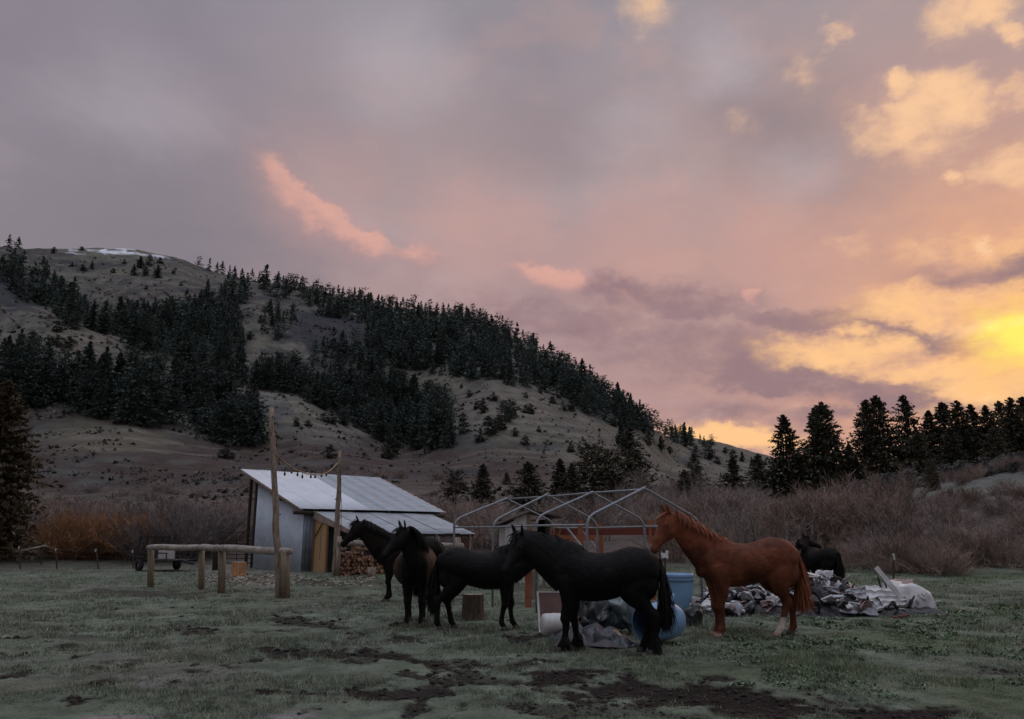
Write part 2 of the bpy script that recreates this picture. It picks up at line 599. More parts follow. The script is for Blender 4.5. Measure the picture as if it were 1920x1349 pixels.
M['rubber'] = material('rubber', (0.02, 0.02, 0.021), (0.04, 0.038, 0.037), 12, rough=0.85)
M['white_paint'] = material('white_paint', (0.60, 0.60, 0.58), (0.46, 0.45, 0.43), 5, rough=0.6, spots=(8, (0.28, 0.26, 0.24), .6, .75, .5))
M['coop_wall'] = material('coop_wall', (0.60, 0.61, 0.61), (0.48, 0.48, 0.47), 6, rough=0.7, stretch=(1, 1, .4))
M['blue_plastic'] = material('blue_plastic', (0.225, 0.41, 0.62), (0.195, 0.36, 0.56), 3, rough=0.42, spec=0.45, spots=(9, (0.11, 0.18, 0.27), .58, .75, .4))
M['blue_dark'] = material('blue_dark', (0.06, 0.10, 0.17), (0.05, 0.08, 0.14), 5, rough=0.6)
M['white_plastic'] = material('white_plastic', (0.62, 0.62, 0.60), (0.52, 0.50, 0.47), 4, rough=0.45, spots=(6, (0.36, 0.31, 0.25), .58, .75, .5))
M['brown_board'] = material('brown_board', (0.145, 0.085, 0.07), (0.115, 0.068, 0.058), 4, rough=0.7)
M['tarp'] = material('tarp', (0.028, 0.033, 0.046), (0.014, 0.017, 0.025), 3, rough=0.38, spec=0.5, bump=0.15, bscale=5)
M['blackbag'] = material('blackbag', (0.016, 0.021, 0.021), (0.035, 0.043, 0.041), 5, rough=0.28, spec=0.6, bump=0.5, bscale=9)
M['paletarp'] = material('paletarp', (0.22, 0.27, 0.27), (0.075, 0.105, 0.105), 4, rough=0.35, spec=0.6, bump=0.5, bscale=9)
M['whitemetal'] = material('whitemetal', (0.70, 0.70, 0.70), (0.52, 0.52, 0.53), 4, rough=0.45, spec=0.5, spots=(3, (0.16, 0.14, 0.13), .56, .70, .8), obj_var=0.2)
M['greymetal'] = material('greymetal', (0.36, 0.38, 0.40), (0.24, 0.25, 0.26), 5, rough=0.5, spec=0.5, spots=(5, (0.10, 0.075, 0.065), .55, .68, .8), obj_var=0.35)
M['char'] = material('char', (0.022, 0.020, 0.020), (0.055, 0.048, 0.046), 9, rough=0.9, bump=0.5, spots=(14, (0.26, 0.25, 0.25), .62, .72, .7), obj_var=0.4)
M['ash'] = material('ash', (0.10, 0.096, 0.10), (0.035, 0.032, 0.033), 7, rough=0.95, bump=0.8, bscale=16, spots=(18, (0.34, 0.33, 0.34), .58, .68, .8))
M['pinkmetal'] = material('pinkmetal', (0.38, 0.27, 0.24), (0.27, 0.19, 0.175), 5, rough=0.6, spots=(6, (0.10, 0.08, 0.08), .55, .7, .7))
M['tan'] = material('tan', (0.36, 0.31, 0.25), (0.28, 0.235, 0.19), 4, rough=0.8)
M['stone'] = material('stone', (0.55, 0.52, 0.50), (0.42, 0.40, 0.385), 9, rough=0.9, bump=0.4)
M['hoof'] = material('hoof', (0.035, 0.032, 0.03), (0.06, 0.052, 0.046), 14, rough=0.6)
M['hoof_pale'] = material('hoof_pale', (0.30, 0.20, 0.15), (0.22, 0.14, 0.10), 14, rough=0.6)
M['eye'] = material('eye', (0.006, 0.005, 0.005), (0.012, 0.009, 0.008), 5, rough=0.08, spec=0.7)
M['coat'] = material('coat', None, attr=True, scale=7.0, rough=0.62, spec=0.16, bump=0.4, bscale=38, lo=0.25, hi=0.8, big=1.6, sheen=0.0)
M['hair_black'] = material('hair_black', (0.006, 0.006, 0.006), (0.013, 0.011, 0.011), 14, rough=0.55, spec=0.2)
M['hair_chestnut'] = material('hair_chestnut', (0.36, 0.125, 0.055), (0.23, 0.07, 0.033), 9, rough=0.5, spec=0.35, stretch=(3, 3, .5))
M['glass'] = material('glass', (0.03, 0.028, 0.025), (0.05, 0.045, 0.04), 5, rough=0.15, spec=0.6)
M['cord'] = material('cord', (0.40, 0.29, 0.16), (0.30, 0.21, 0.12), 9, rough=0.8)

# ------------------------------------------------------------------ terrain
UU = [-300, 0, 60, 100, 150, 250, 330, 400, 450, 480, 560, 640, 700, 740, 790, 850, 920, 1000, 1050, 1100, 1150, 1200, 1240, 1260, 1300, 1350, 1430, 1500, 1600, 1700, 1800, 1920, 2220]


def vcurve(d):
    k = sorted(d)
    return np.interp(UU, k, [d[q] for q in k])


LV = []   # (range curve, screen-row curve): surface of the land along rays from the yard
LV.append((vcurve({0: 90}), vcurve({-300: 985, 0: 985, 480: 982, 960: 975, 1300: 978, 1430: 962, 1500: 945, 1600: 920, 1700: 903, 1800: 885, 1920: 866, 2220: 840})))
LV.append((vcurve({0: 160}), vcurve({-300: 925, 0: 925, 250: 920, 480: 905, 700: 890, 960: 892, 1150: 886, 1260: 902, 1350: 917, 1430: 932, 1500: 930, 1600: 912, 1920: 885, 2220: 870})))
LV.append((vcurve({0: 260}), vcurve({-300: 800, 0: 830, 100: 800, 250: 805, 400: 838, 480: 855, 560: 838, 640: 845, 740: 868, 800: 868, 920: 845, 1000: 852, 1100: 856, 1200: 878, 1260: 897, 1350: 908, 1430: 916, 1600: 908, 1920: 895})))
CR = {-300: 590, 0: 612, 60: 592, 150: 607, 250: 650, 330: 690, 370: 702, 450: 727, 560: 747, 640: 790, 740: 845, 790: 835, 850: 740, 920: 712, 1000: 730, 1100: 775, 1200: 845, 1260: 885, 1350: 900, 1430: 906, 1600: 907, 1920: 900}
LV.append((vcurve({0: 400}), vcurve(CR)))
LV.append((vcurve({0: 455}), vcurve({k: v + 9 for k, v in CR.items()})))
LV.append((vcurve({0: 600, 1000: 520, 1200: 490, 1260: 560}), vcurve({-300: 520, 0: 550, 100: 588, 160: 606, 250: 600, 330: 600, 420: 600, 500: 592, 600: 620, 700: 640, 760: 672, 850: 680, 920: 682, 1000: 708, 1100: 758, 1200: 822, 1260: 868, 1350: 890, 1430: 902, 1920: 902})))
RIDGE = vcurve({-300: 452, 0: 466, 60: 470, 100: 468, 150: 466, 250: 466, 330: 482, 400: 510, 480: 527, 560: 540, 600: 549, 700: 572, 800: 583, 870: 592, 920: 608, 1000: 652, 1050: 684, 1100: 714, 1150: 745, 1200: 783, 1240: 806, 1300: 818, 1350: 828, 1400: 840, 1430: 852, 1500: 872, 1600: 885, 1920: 890})
RR = vcurve({-300: 980, 0: 960, 400: 900, 600: 850, 900: 760, 1100: 640, 1200: 570, 1240: 580, 1290: 900, 1350: 1000, 1430: 1020})
LV.append((RR, RIDGE))

AZ = np.concatenate([np.arange(-180, -60, 6.0), np.arange(-60, -41, 1.5), np.arange(-41, 41.01, 0.17), np.arange(42.5, 60, 1.5), np.arange(60, 180.1, 6.0)])
AZ = np.radians(AZ)
RNGS = np.concatenate([np.geomspace(0.6, 6.0, 14)[:-1], np.geomspace(6.0, 26.0, 300)[:-1], np.geomspace(26, 95, 110)[:-1], np.geomspace(95, 1100, 240)[:-1], np.geomspace(1100, 4000, 14)])
NA, NR = len(AZ), len(RNGS)
lr = np.log(RNGS)
Zg = np.zeros((NA, NR))
keys_r, keys_z = [], []
for (rc, vc) in LV:
    a_, r_, z_ = [], [], []
    for i, u in enumerate(UU):
        d = ray(u, vc[i])
        h = math.hypot(d[0], d[1])
        a_.append(math.atan2(d[0], d[1]))
        r_.append(rc[i])
        z_.append(CZ + rc[i] * d[2] / h)
    keys_r.append(np.interp(AZ, a_, r_))
    keys_z.append(np.interp(AZ, a_, z_))
fade = sst(math.radians(120), math.radians(45), np.abs(AZ))      # lower land behind the viewer
for i in range(NA):
    kr = [0.5, 27, 40, 47] + [keys_r[k][i] for k in range(7)] + [keys_r[6][i] * 1.5, 3000, 5000]
    zb = 0.18 + 0.25 * sst(0.30, 0.45, AZ[i])
    kz = [0, 0, 0.16, zb] + [keys_z[k][i] * (0.35 + 0.65 * fade[i]) for k in range(7)]
    kz += [kz[-1] * 0.72, kz[-1] * 0.3, 0]
    Zg[i] = np.interp(lr, np.log(kr), kz)
# soften the joints of the profile
ker = np.exp(-np.linspace(-2, 2, 9) ** 2)
ker /= ker.sum()
far = RNGS > 60
sm = np.apply_along_axis(lambda q: np.convolve(np.pad(q, 4, mode='edge'), ker, mode='valid'), 1, Zg)
Zg[:, far] = sm[:, far]
kaz = np.exp(-np.linspace(-2, 2, 11) ** 2)
kaz /= kaz.sum()
sm = np.apply_along_axis(lambda q: np.convolve(np.pad(q, 5, mode='edge'), kaz, mode='valid'), 0, Zg)
Zg[:, far] = 0.5 * Zg[:, far] + 0.5 * sm[:, far]
XX = np.sin(AZ)[:, None] * RNGS[None]
YY = np.cos(AZ)[:, None] * RNGS[None]
RRg = np.broadcast_to(RNGS[None], XX.shape)
# relief of the hills: gullies and small benches
amp = sst(110, 420, RRg) * 9.0
Zg += amp * (fbm(XX, YY, 3.1, 1 / 90, 5, 0.5) - 0.5)
Zg += sst(130, 380, RRg) * 5.0 * (np.abs(fbm(XX, YY, 6.3, 1 / 34, 4, 0.55) - 0.5) * 2 - 0.2)
Zg += sst(45, 120, RRg) * 0.9 * (fbm(XX, YY, 8.1, 1 / 9, 4, 0.55) - 0.5)


def mud_mask(x, y):
    """Poached, bare soil in the yard (0..1)."""
    x, y = np.asarray(x, float), np.asarray(y, float)
    u, v = proj(np.stack([x, y, np.zeros_like(x)], -1))
    wob = (fbm(x, y, 1.7, 1.3, 4, 0.6) - 0.5)
    m = np.zeros_like(x)
    for (u0, v0, u1, v1, hw_, a) in ((1010, 1272, 1230, 1288, 21, 1.0), (1240, 1300, 1480, 1322, 27, 1.0), (1480, 1325, 1730, 1343, 18, 1.0), (1150, 1290, 1260, 1305, 16, .9), (1120, 1330, 1300, 1345, 12, .5), (500, 1298, 700, 1302, 7, .95),
                                (700, 1302, 830, 1296, 9, .8), (880, 1268, 960, 1282, 10, .7), (500, 1222, 640, 1228, 9, .8), (680, 1225, 820, 1244, 8, .85), (520, 1160, 640, 1176, 7, .7),
                                (330, 1176, 380, 1182, 7, .6), (180, 1110, 370, 1116, 6, .6), (120, 1192, 230, 1200, 5, .45), (640, 1230, 700, 1240, 10, .6),
                                (860, 1240, 960, 1256, 7, .6), (960, 1320, 1060, 1338, 12, .6), (1850, 1255, 1910, 1262, 5, .5), (640, 1085, 720, 1095, 5, .5), (560, 1090, 640, 1100, 5, .5)):
        t = np.clip(((u - u0) * (u1 - u0) + (v - v0) * (v1 - v0)) / ((u1 - u0) ** 2 + (v1 - v0) ** 2), 0, 1)
        d = np.hypot((u - (u0 + t * (u1 - u0))) / 2.6, v - (v0 + t * (v1 - v0))) / hw_
        m = np.maximum(m, a * sst(1.25, 0.70, d + wob * 3.4 + (fbm(x, y, 3.9, 5.0, 3, 0.6) - 0.5) * 1.6))
    sp = fbm(x * 1.0, y * 0.62, 5.5, 1.15, 5, 0.62)
    fl_ = fbm(x * 0.75, y * 0.6, 31.5, 3.0, 5, 0.65) + 0.25 * (sp - 0.5)
    m = np.maximum(m, sst(0.60, 0.66, fl_) * 0.8 * sst(7, 9, y) * sst(30, 14, y) * sst(1700, 1000, u))
    grow = sst(1900, 1150, u)
    m = np.maximum(m, sst(0.64, 0.70, sp) * (0.25 + 0.6 * grow) * sst(300, 900, u) * sst(6, 8, y) * sst(34, 16, y))
    return np.where((y > 3) & (y < 45), m, 0.0)


def pale_mask(x, y):
    """Trodden, dry, pale soil at the front left."""
    u, v = proj(np.stack([x, y, np.zeros_like(x)], -1))
    n = fbm(x * 0.6, y, 9.5, 0.9, 4, 0.6)
    left = sst(620, 40, u) * sst(1180, 1260, v) + sst(1320, 1345, v) * sst(900, 500, u) * 0.9
    m = left * sst(0.52, 0.64, n)
    m = np.maximum(m, sst(0.40, 0.6, n) * sst(34, 30, np.hypot((u - 470) / 3.2, (v - 1080) * 1.2)) * 0.8)
    return np.where(y > 3, m, 0)


near = RRg < 45
mud = np.zeros_like(Zg)
pal = np.zeros_like(Zg)
mud[near] = mud_mask(XX[near], YY[near])
pal[near] = pale_mask(XX[near], YY[near])
rough_n = fbm(XX, YY, 2.2, 6.5, 4, 0.6) - 0.5
tuss = fbm(XX, YY, 6.6, 2.3, 4, 0.55) - 0.5
fadein = sst(3, 6, RRg) * sst(55, 30, RRg)
Zg += fadein * (mud * (rough_n * 0.11 - 0.022) + (1 - mud) * (tuss * 0.045 + rough_n * 0.022))


def ground_z(x, y):
    x, y = np.asarray(x, float), np.asarray(y, float)
    a = np.arctan2(x, y)
    r = np.hypot(x, y)
    ia = np.clip(np.searchsorted(AZ, a) - 1, 0, NA - 2)
    ir = np.clip(np.searchsorted(RNGS, r) - 1, 0, NR - 2)
    fa = np.clip((a - AZ[ia]) / (AZ[ia + 1] - AZ[ia]), 0, 1)
    fr = np.clip((r - RNGS[ir]) / (RNGS[ir + 1] - RNGS[ir]), 0, 1)
    return (Zg[ia, ir] * (1 - fa) + Zg[ia + 1, ir] * fa) * (1 - fr) + (Zg[ia, ir + 1] * (1 - fa) + Zg[ia + 1, ir + 1] * fa) * fr


TG = (Zg - CZ) / RNGS[None]


def hit(u, v, rmin=48.0):
    """Where the sight line through a photo point meets the land."""
    d = ray(u, v)
    a = math.atan2(d[0], d[1])
    te = d[2] / math.hypot(d[0], d[1])
    ia = int(np.clip(np.searchsorted(AZ, a) - 1, 0, NA - 2))
    w = (a - AZ[ia]) / (AZ[ia + 1] - AZ[ia])
    t = TG[ia] * (1 - w) + TG[ia + 1] * w
    k0 = np.searchsorted(RNGS, rmin)
    ok = np.nonzero(t[k0:] >= te)[0]
    if len(ok) == 0:
        k = k0 + int(np.argmax(t[k0:-20]))
        r = RNGS[k]
    else:
        k = k0 + ok[0]
        r = RNGS[k]
        if k > k0 and t[k] > t[k - 1]:
            r = RNGS[k - 1] + (RNGS[k] - RNGS[k - 1]) * np.clip((te - t[k - 1]) / (t[k] - t[k - 1]), 0, 1)
    x, y = r * math.sin(a), r * math.cos(a)
    return np.array([x, y, float(ground_z(x, y))])


# colours of the land
pu, pv = proj(np.stack([XX, YY, Zg], -1))
front = YY > 1
nA = fbm(XX, YY, 0.4, 1 / 55, 5, 0.55)
nB = fbm(XX, YY, 4.4, 1 / 11, 5, 0.6)
nC = fbm(XX, YY, 7.7, 1.6, 4, 0.6)
nD = fbm(XX, YY, 11.7, 0.45, 4, 0.6)


def lerp(a, b, t):
    return a * (1 - t[..., None]) + np.asarray(b) * t[..., None]


colg = np.zeros((NA, NR, 3)) + np.array([0.150, 0.174, 0.128])                 # short grey-green pasture
colg = lerp(colg, (0.190, 0.216, 0.168), sst(0.45, 0.62, nC) * 0.7)              # frosted tips
colg = lerp(colg, (0.110, 0.140, 0.080), sst(0.50, 0.64, nD) * sst(700, 1500, pu) * 0.75)     # greener on the right
colg = lerp(colg, (0.190, 0.165, 0.140), sst(0.52, 0.68, nD) * sst(1200, 500, pu) * 0.5)
colg = lerp(colg, (0.250, 0.230, 0.212), pal)
colg = lerp(colg, (0.027, 0.021, 0.018), np.clip(mud * 1.15, 0, 1))
# brush floor and meadow beyond the yard
w1 = sst(38, 52, RRg)
meadow = np.zeros((NA, NR, 3)) + np.array([0.135, 0.110, 0.096])
meadow = lerp(meadow, (0.130, 0.148, 0.105), sst(0.45, 0.65, nB) * sst(450, 150, pu) * 0.8)
meadow = lerp(meadow, (0.105, 0.082, 0.074), sst(0.5, 0.7, nA) * 0.7)
meadow = lerp(meadow, (0.165, 0.172, 0.150), sst(0.40, 0.56, nB) * sst(1340, 1440, pu) * sst(56, 66, RRg) * 0.9)
meadow = lerp(meadow, (0.065, 0.055, 0.048), (sst(0.45, 0.6, nB) * sst(38, 41, RRg) * sst(50, 45, RRg) * sst(500, 300, pu)))
colg = colg * (1 - w1[..., None]) + meadow * w1[..., None]
# hillside
w2 = sst(95, 170, RRg)
hill = np.zeros((NA, NR, 3)) + np.array([0.146, 0.141, 0.112])
hill = lerp(hill, (0.078, 0.072, 0.069), sst(0.42, 0.62, nA) * 0.9)
hill = lerp(hill, (0.180, 0.168, 0.140), sst(0.50, 0.66, nB) * 0.7)
hill = lerp(hill, (0.066, 0.066, 0.071), sst(0.48, 0.36, nB) * 0.7)
steppe = sst(760, 850, pv + (nA - .5) * 120) * sst(1120, 950, pu)
hill = lerp(hill, np.array([0.072, 0.052, 0.047]), steppe * sst(0.32, 0.48, nB) * 0.95)
hill = lerp(hill, (0.125, 0.105, 0.085), steppe * sst(0.58, 0.70, nB) * 0.8)
pale = sst(46, 20, np.hypot((pu - 190) / 4.2, (pv - 825))) * sst(0.4, .55, nA + (nB - .5) * .4)
hill = lerp(hill, (0.140, 0.130, 0.096), np.clip(pale, 0, 1) * 0.8)
for (cu, cv, ru, rv, c, k) in ((40, 545, 70, 40, (0.045, 0.047, 0.056), .85), (230, 655, 45, 12, (0.075, 0.076, 0.082), .7), (610, 620, 90, 40, (0.043, 0.043, 0.053), .8), (510, 775, 45, 18, (0.085, 0.088, 0.094), .7),
                               (150, 640, 90, 40, (0.170, 0.155, 0.120), .6), (950, 770, 90, 55, (0.175, 0.155, 0.130), .6), (1120, 850, 70, 45, (0.165, 0.145, 0.115), .5), (510, 740, 60, 18, (0.155, 0.158, 0.145), .6),
                               (620, 810, 90, 28, (0.150, 0.140, 0.118), .5), (1060, 740, 40, 8, (0.26, 0.22, 0.18), .4)):
    d = np.hypot((pu - cu) / ru, (pv - cv) / rv) + (nB - .5) * 1.1
    hill = lerp(hill, c, sst(1.05, 0.75, d) * k)
for (cu, cv, ru, rv) in ((520, 740, 110, 22), (640, 800, 110, 40), (980, 790, 150, 90), (190, 640, 180, 60), (300, 830, 220, 40), (300, 540, 160, 50)):
    d = np.hypot((pu - cu) / ru, (pv - cv) / rv)
    st_ = np.sin(Zg * 1.15 + 7.0 * nA + 2.5 * nB)
    hill = lerp(hill, (0.075, 0.068, 0.062), sst(0.55, 0.95, st_) * sst(1.1, 0.6, d) * sst(.38, .55, nB) * 0.75)
    hill = lerp(hill, (0.200, 0.185, 0.155), sst(-0.6, -0.95, st_) * sst(1.1, 0.6, d) * 0.45)
snow = sst(7.5, 4, np.abs(pv - 471 - np.clip(pu - 250, 0, 90) * 0.14)) * sst(70, 100, pu) * sst(325, 300, pu) * sst(0.555, 0.59, fbm(XX * .8, YY * .5, 3.3, 1 / 9, 4, 0.65) + 0.035 * sst(170, 220, pu)) * (RRg > 700)
hill = lerp(hill, (0.80, 0.82, 0.85), np.clip(snow, 0, 1))
hill = np.where(front[..., None], hill, np.array([0.15, 0.13, 0.11]))
colg = colg * (1 - w2[..., None]) + hill * w2[..., None]
tv = np.stack([XX, YY, Zg], -1).reshape(-1, 3)
idx = np.arange(NA * NR).reshape(NA, NR)
q = np.stack([idx[:-1, :-1], idx[:-1, 1:], idx[1:, 1:], idx[1:, :-1]], -1).reshape(-1, 4)[:, ::-1]
# close the hub under the viewer
tv = np.vstack([tv, [[0, 0, 0.0]]])
tcol = np.vstack([colg.reshape(-1, 3), [[0.12, 0.135, 0.11]]])
gm = mesh_arrays('ground', tv, q, tcol, smooth=True)
ground = add('ground', gm, M['terrain'])
tag(ground, kind='structure')
hub = MB()
hub._add([(0, 0, -0.004)] + [(0.7 * math.sin(a), 0.7 * math.cos(a), -0.006) for a in np.linspace(0, 2 * PI, 25)[:-1]], [(0, 1 + (i + 1) % 24, 1 + i) for i in range(24)])
hb = hub.build('ground_underfoot', M['mud'])
tag(hb, kind='structure')

# ------------------------------------------------------------------ vegetation builders
def tri_mesh(name, tris, cols):
    """tris (M,3,3) corner points, cols (M,3)."""
    n = len(tris)
    return mesh_arrays(name, tris.reshape(-1, 3), np.arange(n * 3).reshape(-1, 3), np.repeat(cols, 3, 0))


def conifer(h, rad, seed, nb, nt, size, form='spire', tint=(0.034, 0.047, 0.030), tint2=(0.060, 0.068, 0.035), bare=0.05):
    """Crown triangles of a conifer of height h: leafy sprays along drooping branches."""
    g = np.random.default_rng(seed)
    t = bare + (0.985 - bare) * g.random(nb) ** (0.85 if form == 'spire' else 1.0)
    if form == 'spire':
        prof = (1 - t) ** 0.9 * np.minimum(1, ((t - bare) + 0.06) / 0.16) ** 0.5
    elif form == 'pine':
        prof = np.sqrt(np.clip(1 - ((t - 0.45) / 0.58) ** 2, 0.01, 1)) * 0.9
    else:
        prof = np.sqrt(np.clip(1 - ((t - 0.36) / 0.66) ** 2, 0.01, 1)) * (1 - 0.35 * t)
    phi = g.random(nb) * 2 * PI
    lobes = 1 + 0.22 * np.sin(phi * 3 + seed) * np.sin(t * 9 + seed * 1.7) + 0.16 * np.sin(phi * 2 + 5 * t)
    L = rad * prof * lobes * (0.55 + 0.75 * g.random(nb)) + 0.003 * h
    br = 0.65 + 0.7 * g.random(nb)
    s = 0.12 + 0.88 * g.random((nb, nt)) ** 0.7
    up = 0.16 + 0.26 * g.random((nb, 1)) + (0.5 * t[:, None] ** 2)
    droop = 0.42 * (1 - t[:, None]) + 0.12
    lat = (g.random((nb, nt)) - 0.5) * 0.55 * L[:, None] * (1.05 - s * 0.75)
    dirx, diry = np.cos(phi)[:, None], np.sin(phi)[:, None]
    px = dirx * L[:, None] * s - diry * lat
    py = diry * L[:, None] * s + dirx * lat
    pz = t[:, None] * h + L[:, None] * (up * s - droop * s * s) + (g.random((nb, nt)) - 0.5) * size * 0.5
    p = np.stack([px, py, pz], -1).reshape(-1, 3)
    m = len(p)
    rd = g.normal(size=(m, 3))
    out = np.stack([np.broadcast_to(dirx, (nb, nt)), np.broadcast_to(diry, (nb, nt)), np.zeros((nb, nt)) + 0.12], -1).reshape(-1, 3)
    a = out * 0.9 + rd * 0.45
    a /= np.linalg.norm(a, axis=1, keepdims=True)
    b = np.cross(a, g.normal(size=(m, 3)))
    b /= np.linalg.norm(b, axis=1, keepdims=True)
    sz = size * (0.55 + 0.9 * g.random((m, 1))) * (1.1 - 0.55 * np.repeat(t, nt))[:, None]
    tr = np.stack([p - a * sz * 0.5 - b * sz * 0.38, p - a * sz * 0.45 + b * sz * 0.38, p + a * sz * 0.75], 1)
    mixv = np.clip(g.random((nb, nt)) * 0.7 + (s - 0.5) * 0.5, 0, 1).reshape(-1, 1)
    c = (np.array(tint) * (1 - mixv) + np.array(tint2) * mixv) * np.repeat(br, nt)[:, None]
    return tr, c


def trunk_mesh(h, r, seed, limbs=0):
    g = random.Random(seed)
    m = MB()
    pts = [(0, 0, -0.3)] + [((g.random() - .5) * 0.03 * h, (g.random() - .5) * 0.03 * h, h * k) for k in (0.25, 0.5, 0.75, 0.97)]
    m.tube(pts, [r * 1.25, r, r * 0.75, r * 0.45, r * 0.08], 6)
    for i in range(limbs):
        t = 0.1 + 0.75 * g.random()
        a = g.random() * 2 * PI
        l = 0.16 * h * (1.05 - t)
        m.tube([(0, 0, t * h), (math.cos(a) * l * .6, math.sin(a) * l * .6, t * h + 0.05 * l), (math.cos(a) * l, math.sin(a) * l, t * h - 0.1 * l)], [r * .3, r * .18, r * .05], 4, cap=False)
    return m.mesh('trunk')


def place_tree(name, crown_me, trunk_me, loc, scale, rz, label, group=None, cat='tree', sxy=1.0):
    t = empty(name, loc, rz, label, cat, group)
    t.scale = (scale * sxy, scale * sxy, scale)
    add('crown', crown_me, M['needles'], t)
    add('trunk', trunk_me, M['bark'], t)
    return t


# variants: unit height conifers for the hillside
FAR = []
for k in range(9):
    form = ('spire', 'spire', 'pine', 'spire', 'round', 'spire', 'pine', 'spire', 'spire')[k]
    rad = (0.29, 0.33, 0.33, 0.27, 0.46, 0.36, 0.38, 0.25, 0.31)[k]
    FAR.append(conifer(1.0, rad, 40 + k, 70, 7, 0.082, form, (0.056, 0.080, 0.076), (0.100, 0.125, 0.104), bare=0.02))
FARH = []
for k in range(9):
    form = ('spire', 'spire', 'pine', 'spire', 'round', 'spire', 'pine', 'spire', 'spire')[k]
    rad = (0.27, 0.31, 0.31, 0.25, 0.42, 0.34, 0.35, 0.23, 0.29)[k]
    FARH.append(conifer(1.0, rad, 60 + k, 230, 11, 0.050, form, (0.056, 0.080, 0.076), (0.102, 0.125, 0.102), bare=0.02))
FAR_ME = [tri_mesh('crown', *a) for a in FARH]
FAR_TR = trunk_mesh(1.0, 0.022, 5)
BUSH = [conifer(1.0, 0.55, 80 + k, 90, 8, 0.13, 'round', (0.050, 0.060, 0.050), (0.085, 0.090, 0.065), bare=0.0) for k in range(3)]
BUSH_ME = [tri_mesh('crown', *a) for a in BUSH]


def inpoly(u, v, poly):
    r = False
    j = len(poly) - 1
    for i in range(len(poly)):
        (xi, yi), (xj, yj) = poly[i], poly[j]
        if (yi > v) != (yj > v) and u < (xj - xi) * (v - yi) / (yj - yi) + xi:
            r = not r
        j = i
    return r


FOREST = [   # outline of the feet of the trees, number, tree height range (m), rear or front wood
    ('top', [(0, 490), (50, 498), (100, 520), (135, 552), (165, 600), (175, 622), (130, 612), (80, 580), (30, 560), (0, 545)], 90, (10, 17)),
    ('gully', [(185, 608), (240, 604), (330, 590), (400, 560), (425, 540), (455, 532), (470, 560), (440, 610), (425, 650), (430, 705), (370, 702), (330, 690), (250, 652), (195, 632)], 215, (10, 18)),
    ('ridge', [(440, 530), (480, 530), (560, 540), (590, 552), (700, 575), (800, 586), (870, 596), (920, 612), (1000, 656), (1050, 688), (1100, 718), (1150, 750), (1200, 788), (1235, 812), (1225, 826),
               (1180, 815), (1120, 785), (1050, 748), (980, 726), (920, 715), (860, 715), (800, 700), (740, 690), (690, 650), (690, 610), (610, 598), (580, 575), (500, 556)], 580, (10, 18)),
    ('front', [(0, 690), (40, 690), (80, 715), (130, 740), (175, 745), (260, 735), (330, 732), (395, 745), (440, 775), (480, 838), (455, 850), (400, 832), (330, 812), (250, 800), (170, 785), (110, 755), (60, 770), (0, 775)], 155, (9, 18)),
    ('mid', [(440, 705), (500, 700), (560, 705), (650, 715), (700, 730), (760, 735), (835, 760), (850, 820), (845, 840), (790, 848), (735, 842), (690, 815), (640, 790), (590, 762), (520, 735), (455, 728)], 240, (10, 18)),
    ('patch', [(490, 585), (550, 570), (560, 610), (520, 640), (470, 640)], 22, (7, 12)),
    ('patch2', [(360, 590), (420, 600), (470, 640), (440, 690), (400, 660)], 26, (9, 13)),
    ('patch3', [(600, 650), (690, 640), (760, 680), (700, 715), (610, 690), (560, 680)], 40, (10, 15)),
    ('wood', [(700, 625), (780, 620), (900, 640), (960, 690), (900, 700), (800, 690), (740, 670)], 60, (10, 15)),
    ('far', [(1240, 808), (1300, 820), (1345, 832), (1330, 842), (1290, 836), (1245, 828)], 26, (9, 14)),
]
spots_ = []
gr = random.Random(11)
for (nm, poly, n, (h0, h1)) in FOREST:
    us = [p[0] for p in poly]
    vs = [p[1] for p in poly]
    c = 0
    tries = 0
    while c < n and tries < n * 30:
        tries += 1
        u, v = gr.uniform(min(us), max(us)), gr.uniform(min(vs), max(vs))
        if not inpoly(u, v, poly):
            continue
        p = hit(u, v)
        hh = gr.uniform(h0, h1) * (1.25 if gr.random() < .06 else 1) * (0.55 if gr.random() < .22 else 1)
        spots_.append((hh / np.linalg.norm(p), p, hh, nm, u))
        c += 1
# trees standing along the sky line, picked out one by one
for (u, hh) in [(u, gr.uniform(9, 15)) for u in [12, 30, 372, 388, 402, 414, 426, 437, 449, 470, 482, 497, 515, 532, 548, 590, 601, 613, 624, 633, 641, 652, 664, 672, 684, 694, 706, 717, 730, 741, 752, 762, 774, 786, 796, 806, 818, 829, 840, 850, 862, 874, 886,
                                              897, 909, 920, 930, 940, 949, 958, 967, 977, 987, 996, 1005, 1016, 1026, 1036, 1046, 1056, 1066, 1076, 1086, 1097, 1107, 1117, 1127, 1138, 1148, 1158, 1168, 1178, 1188, 1198, 1207, 1216, 1226, 1236]]:
    a = azel(u, 600)[0]
    ia = int(np.searchsorted(AZ, math.atan2(ray(u, float(np.interp(u, UU, RIDGE)))[0], ray(u, float(np.interp(u, UU, RIDGE)))[1])))
    k0 = np.searchsorted(RNGS, 300)
    k = k0 + int(np.argmax(TG[ia, k0:-20]))
    r = RNGS[k] * gr.uniform(0.985, 1.0)
    p = np.array([r * math.sin(AZ[ia]), r * math.cos(AZ[ia]), 0])
    p[2] = ground_z(p[0], p[1])
    spots_.append((hh / r, p, hh, 'ridge', u))
spots_.sort(key=lambda q: -q[0])
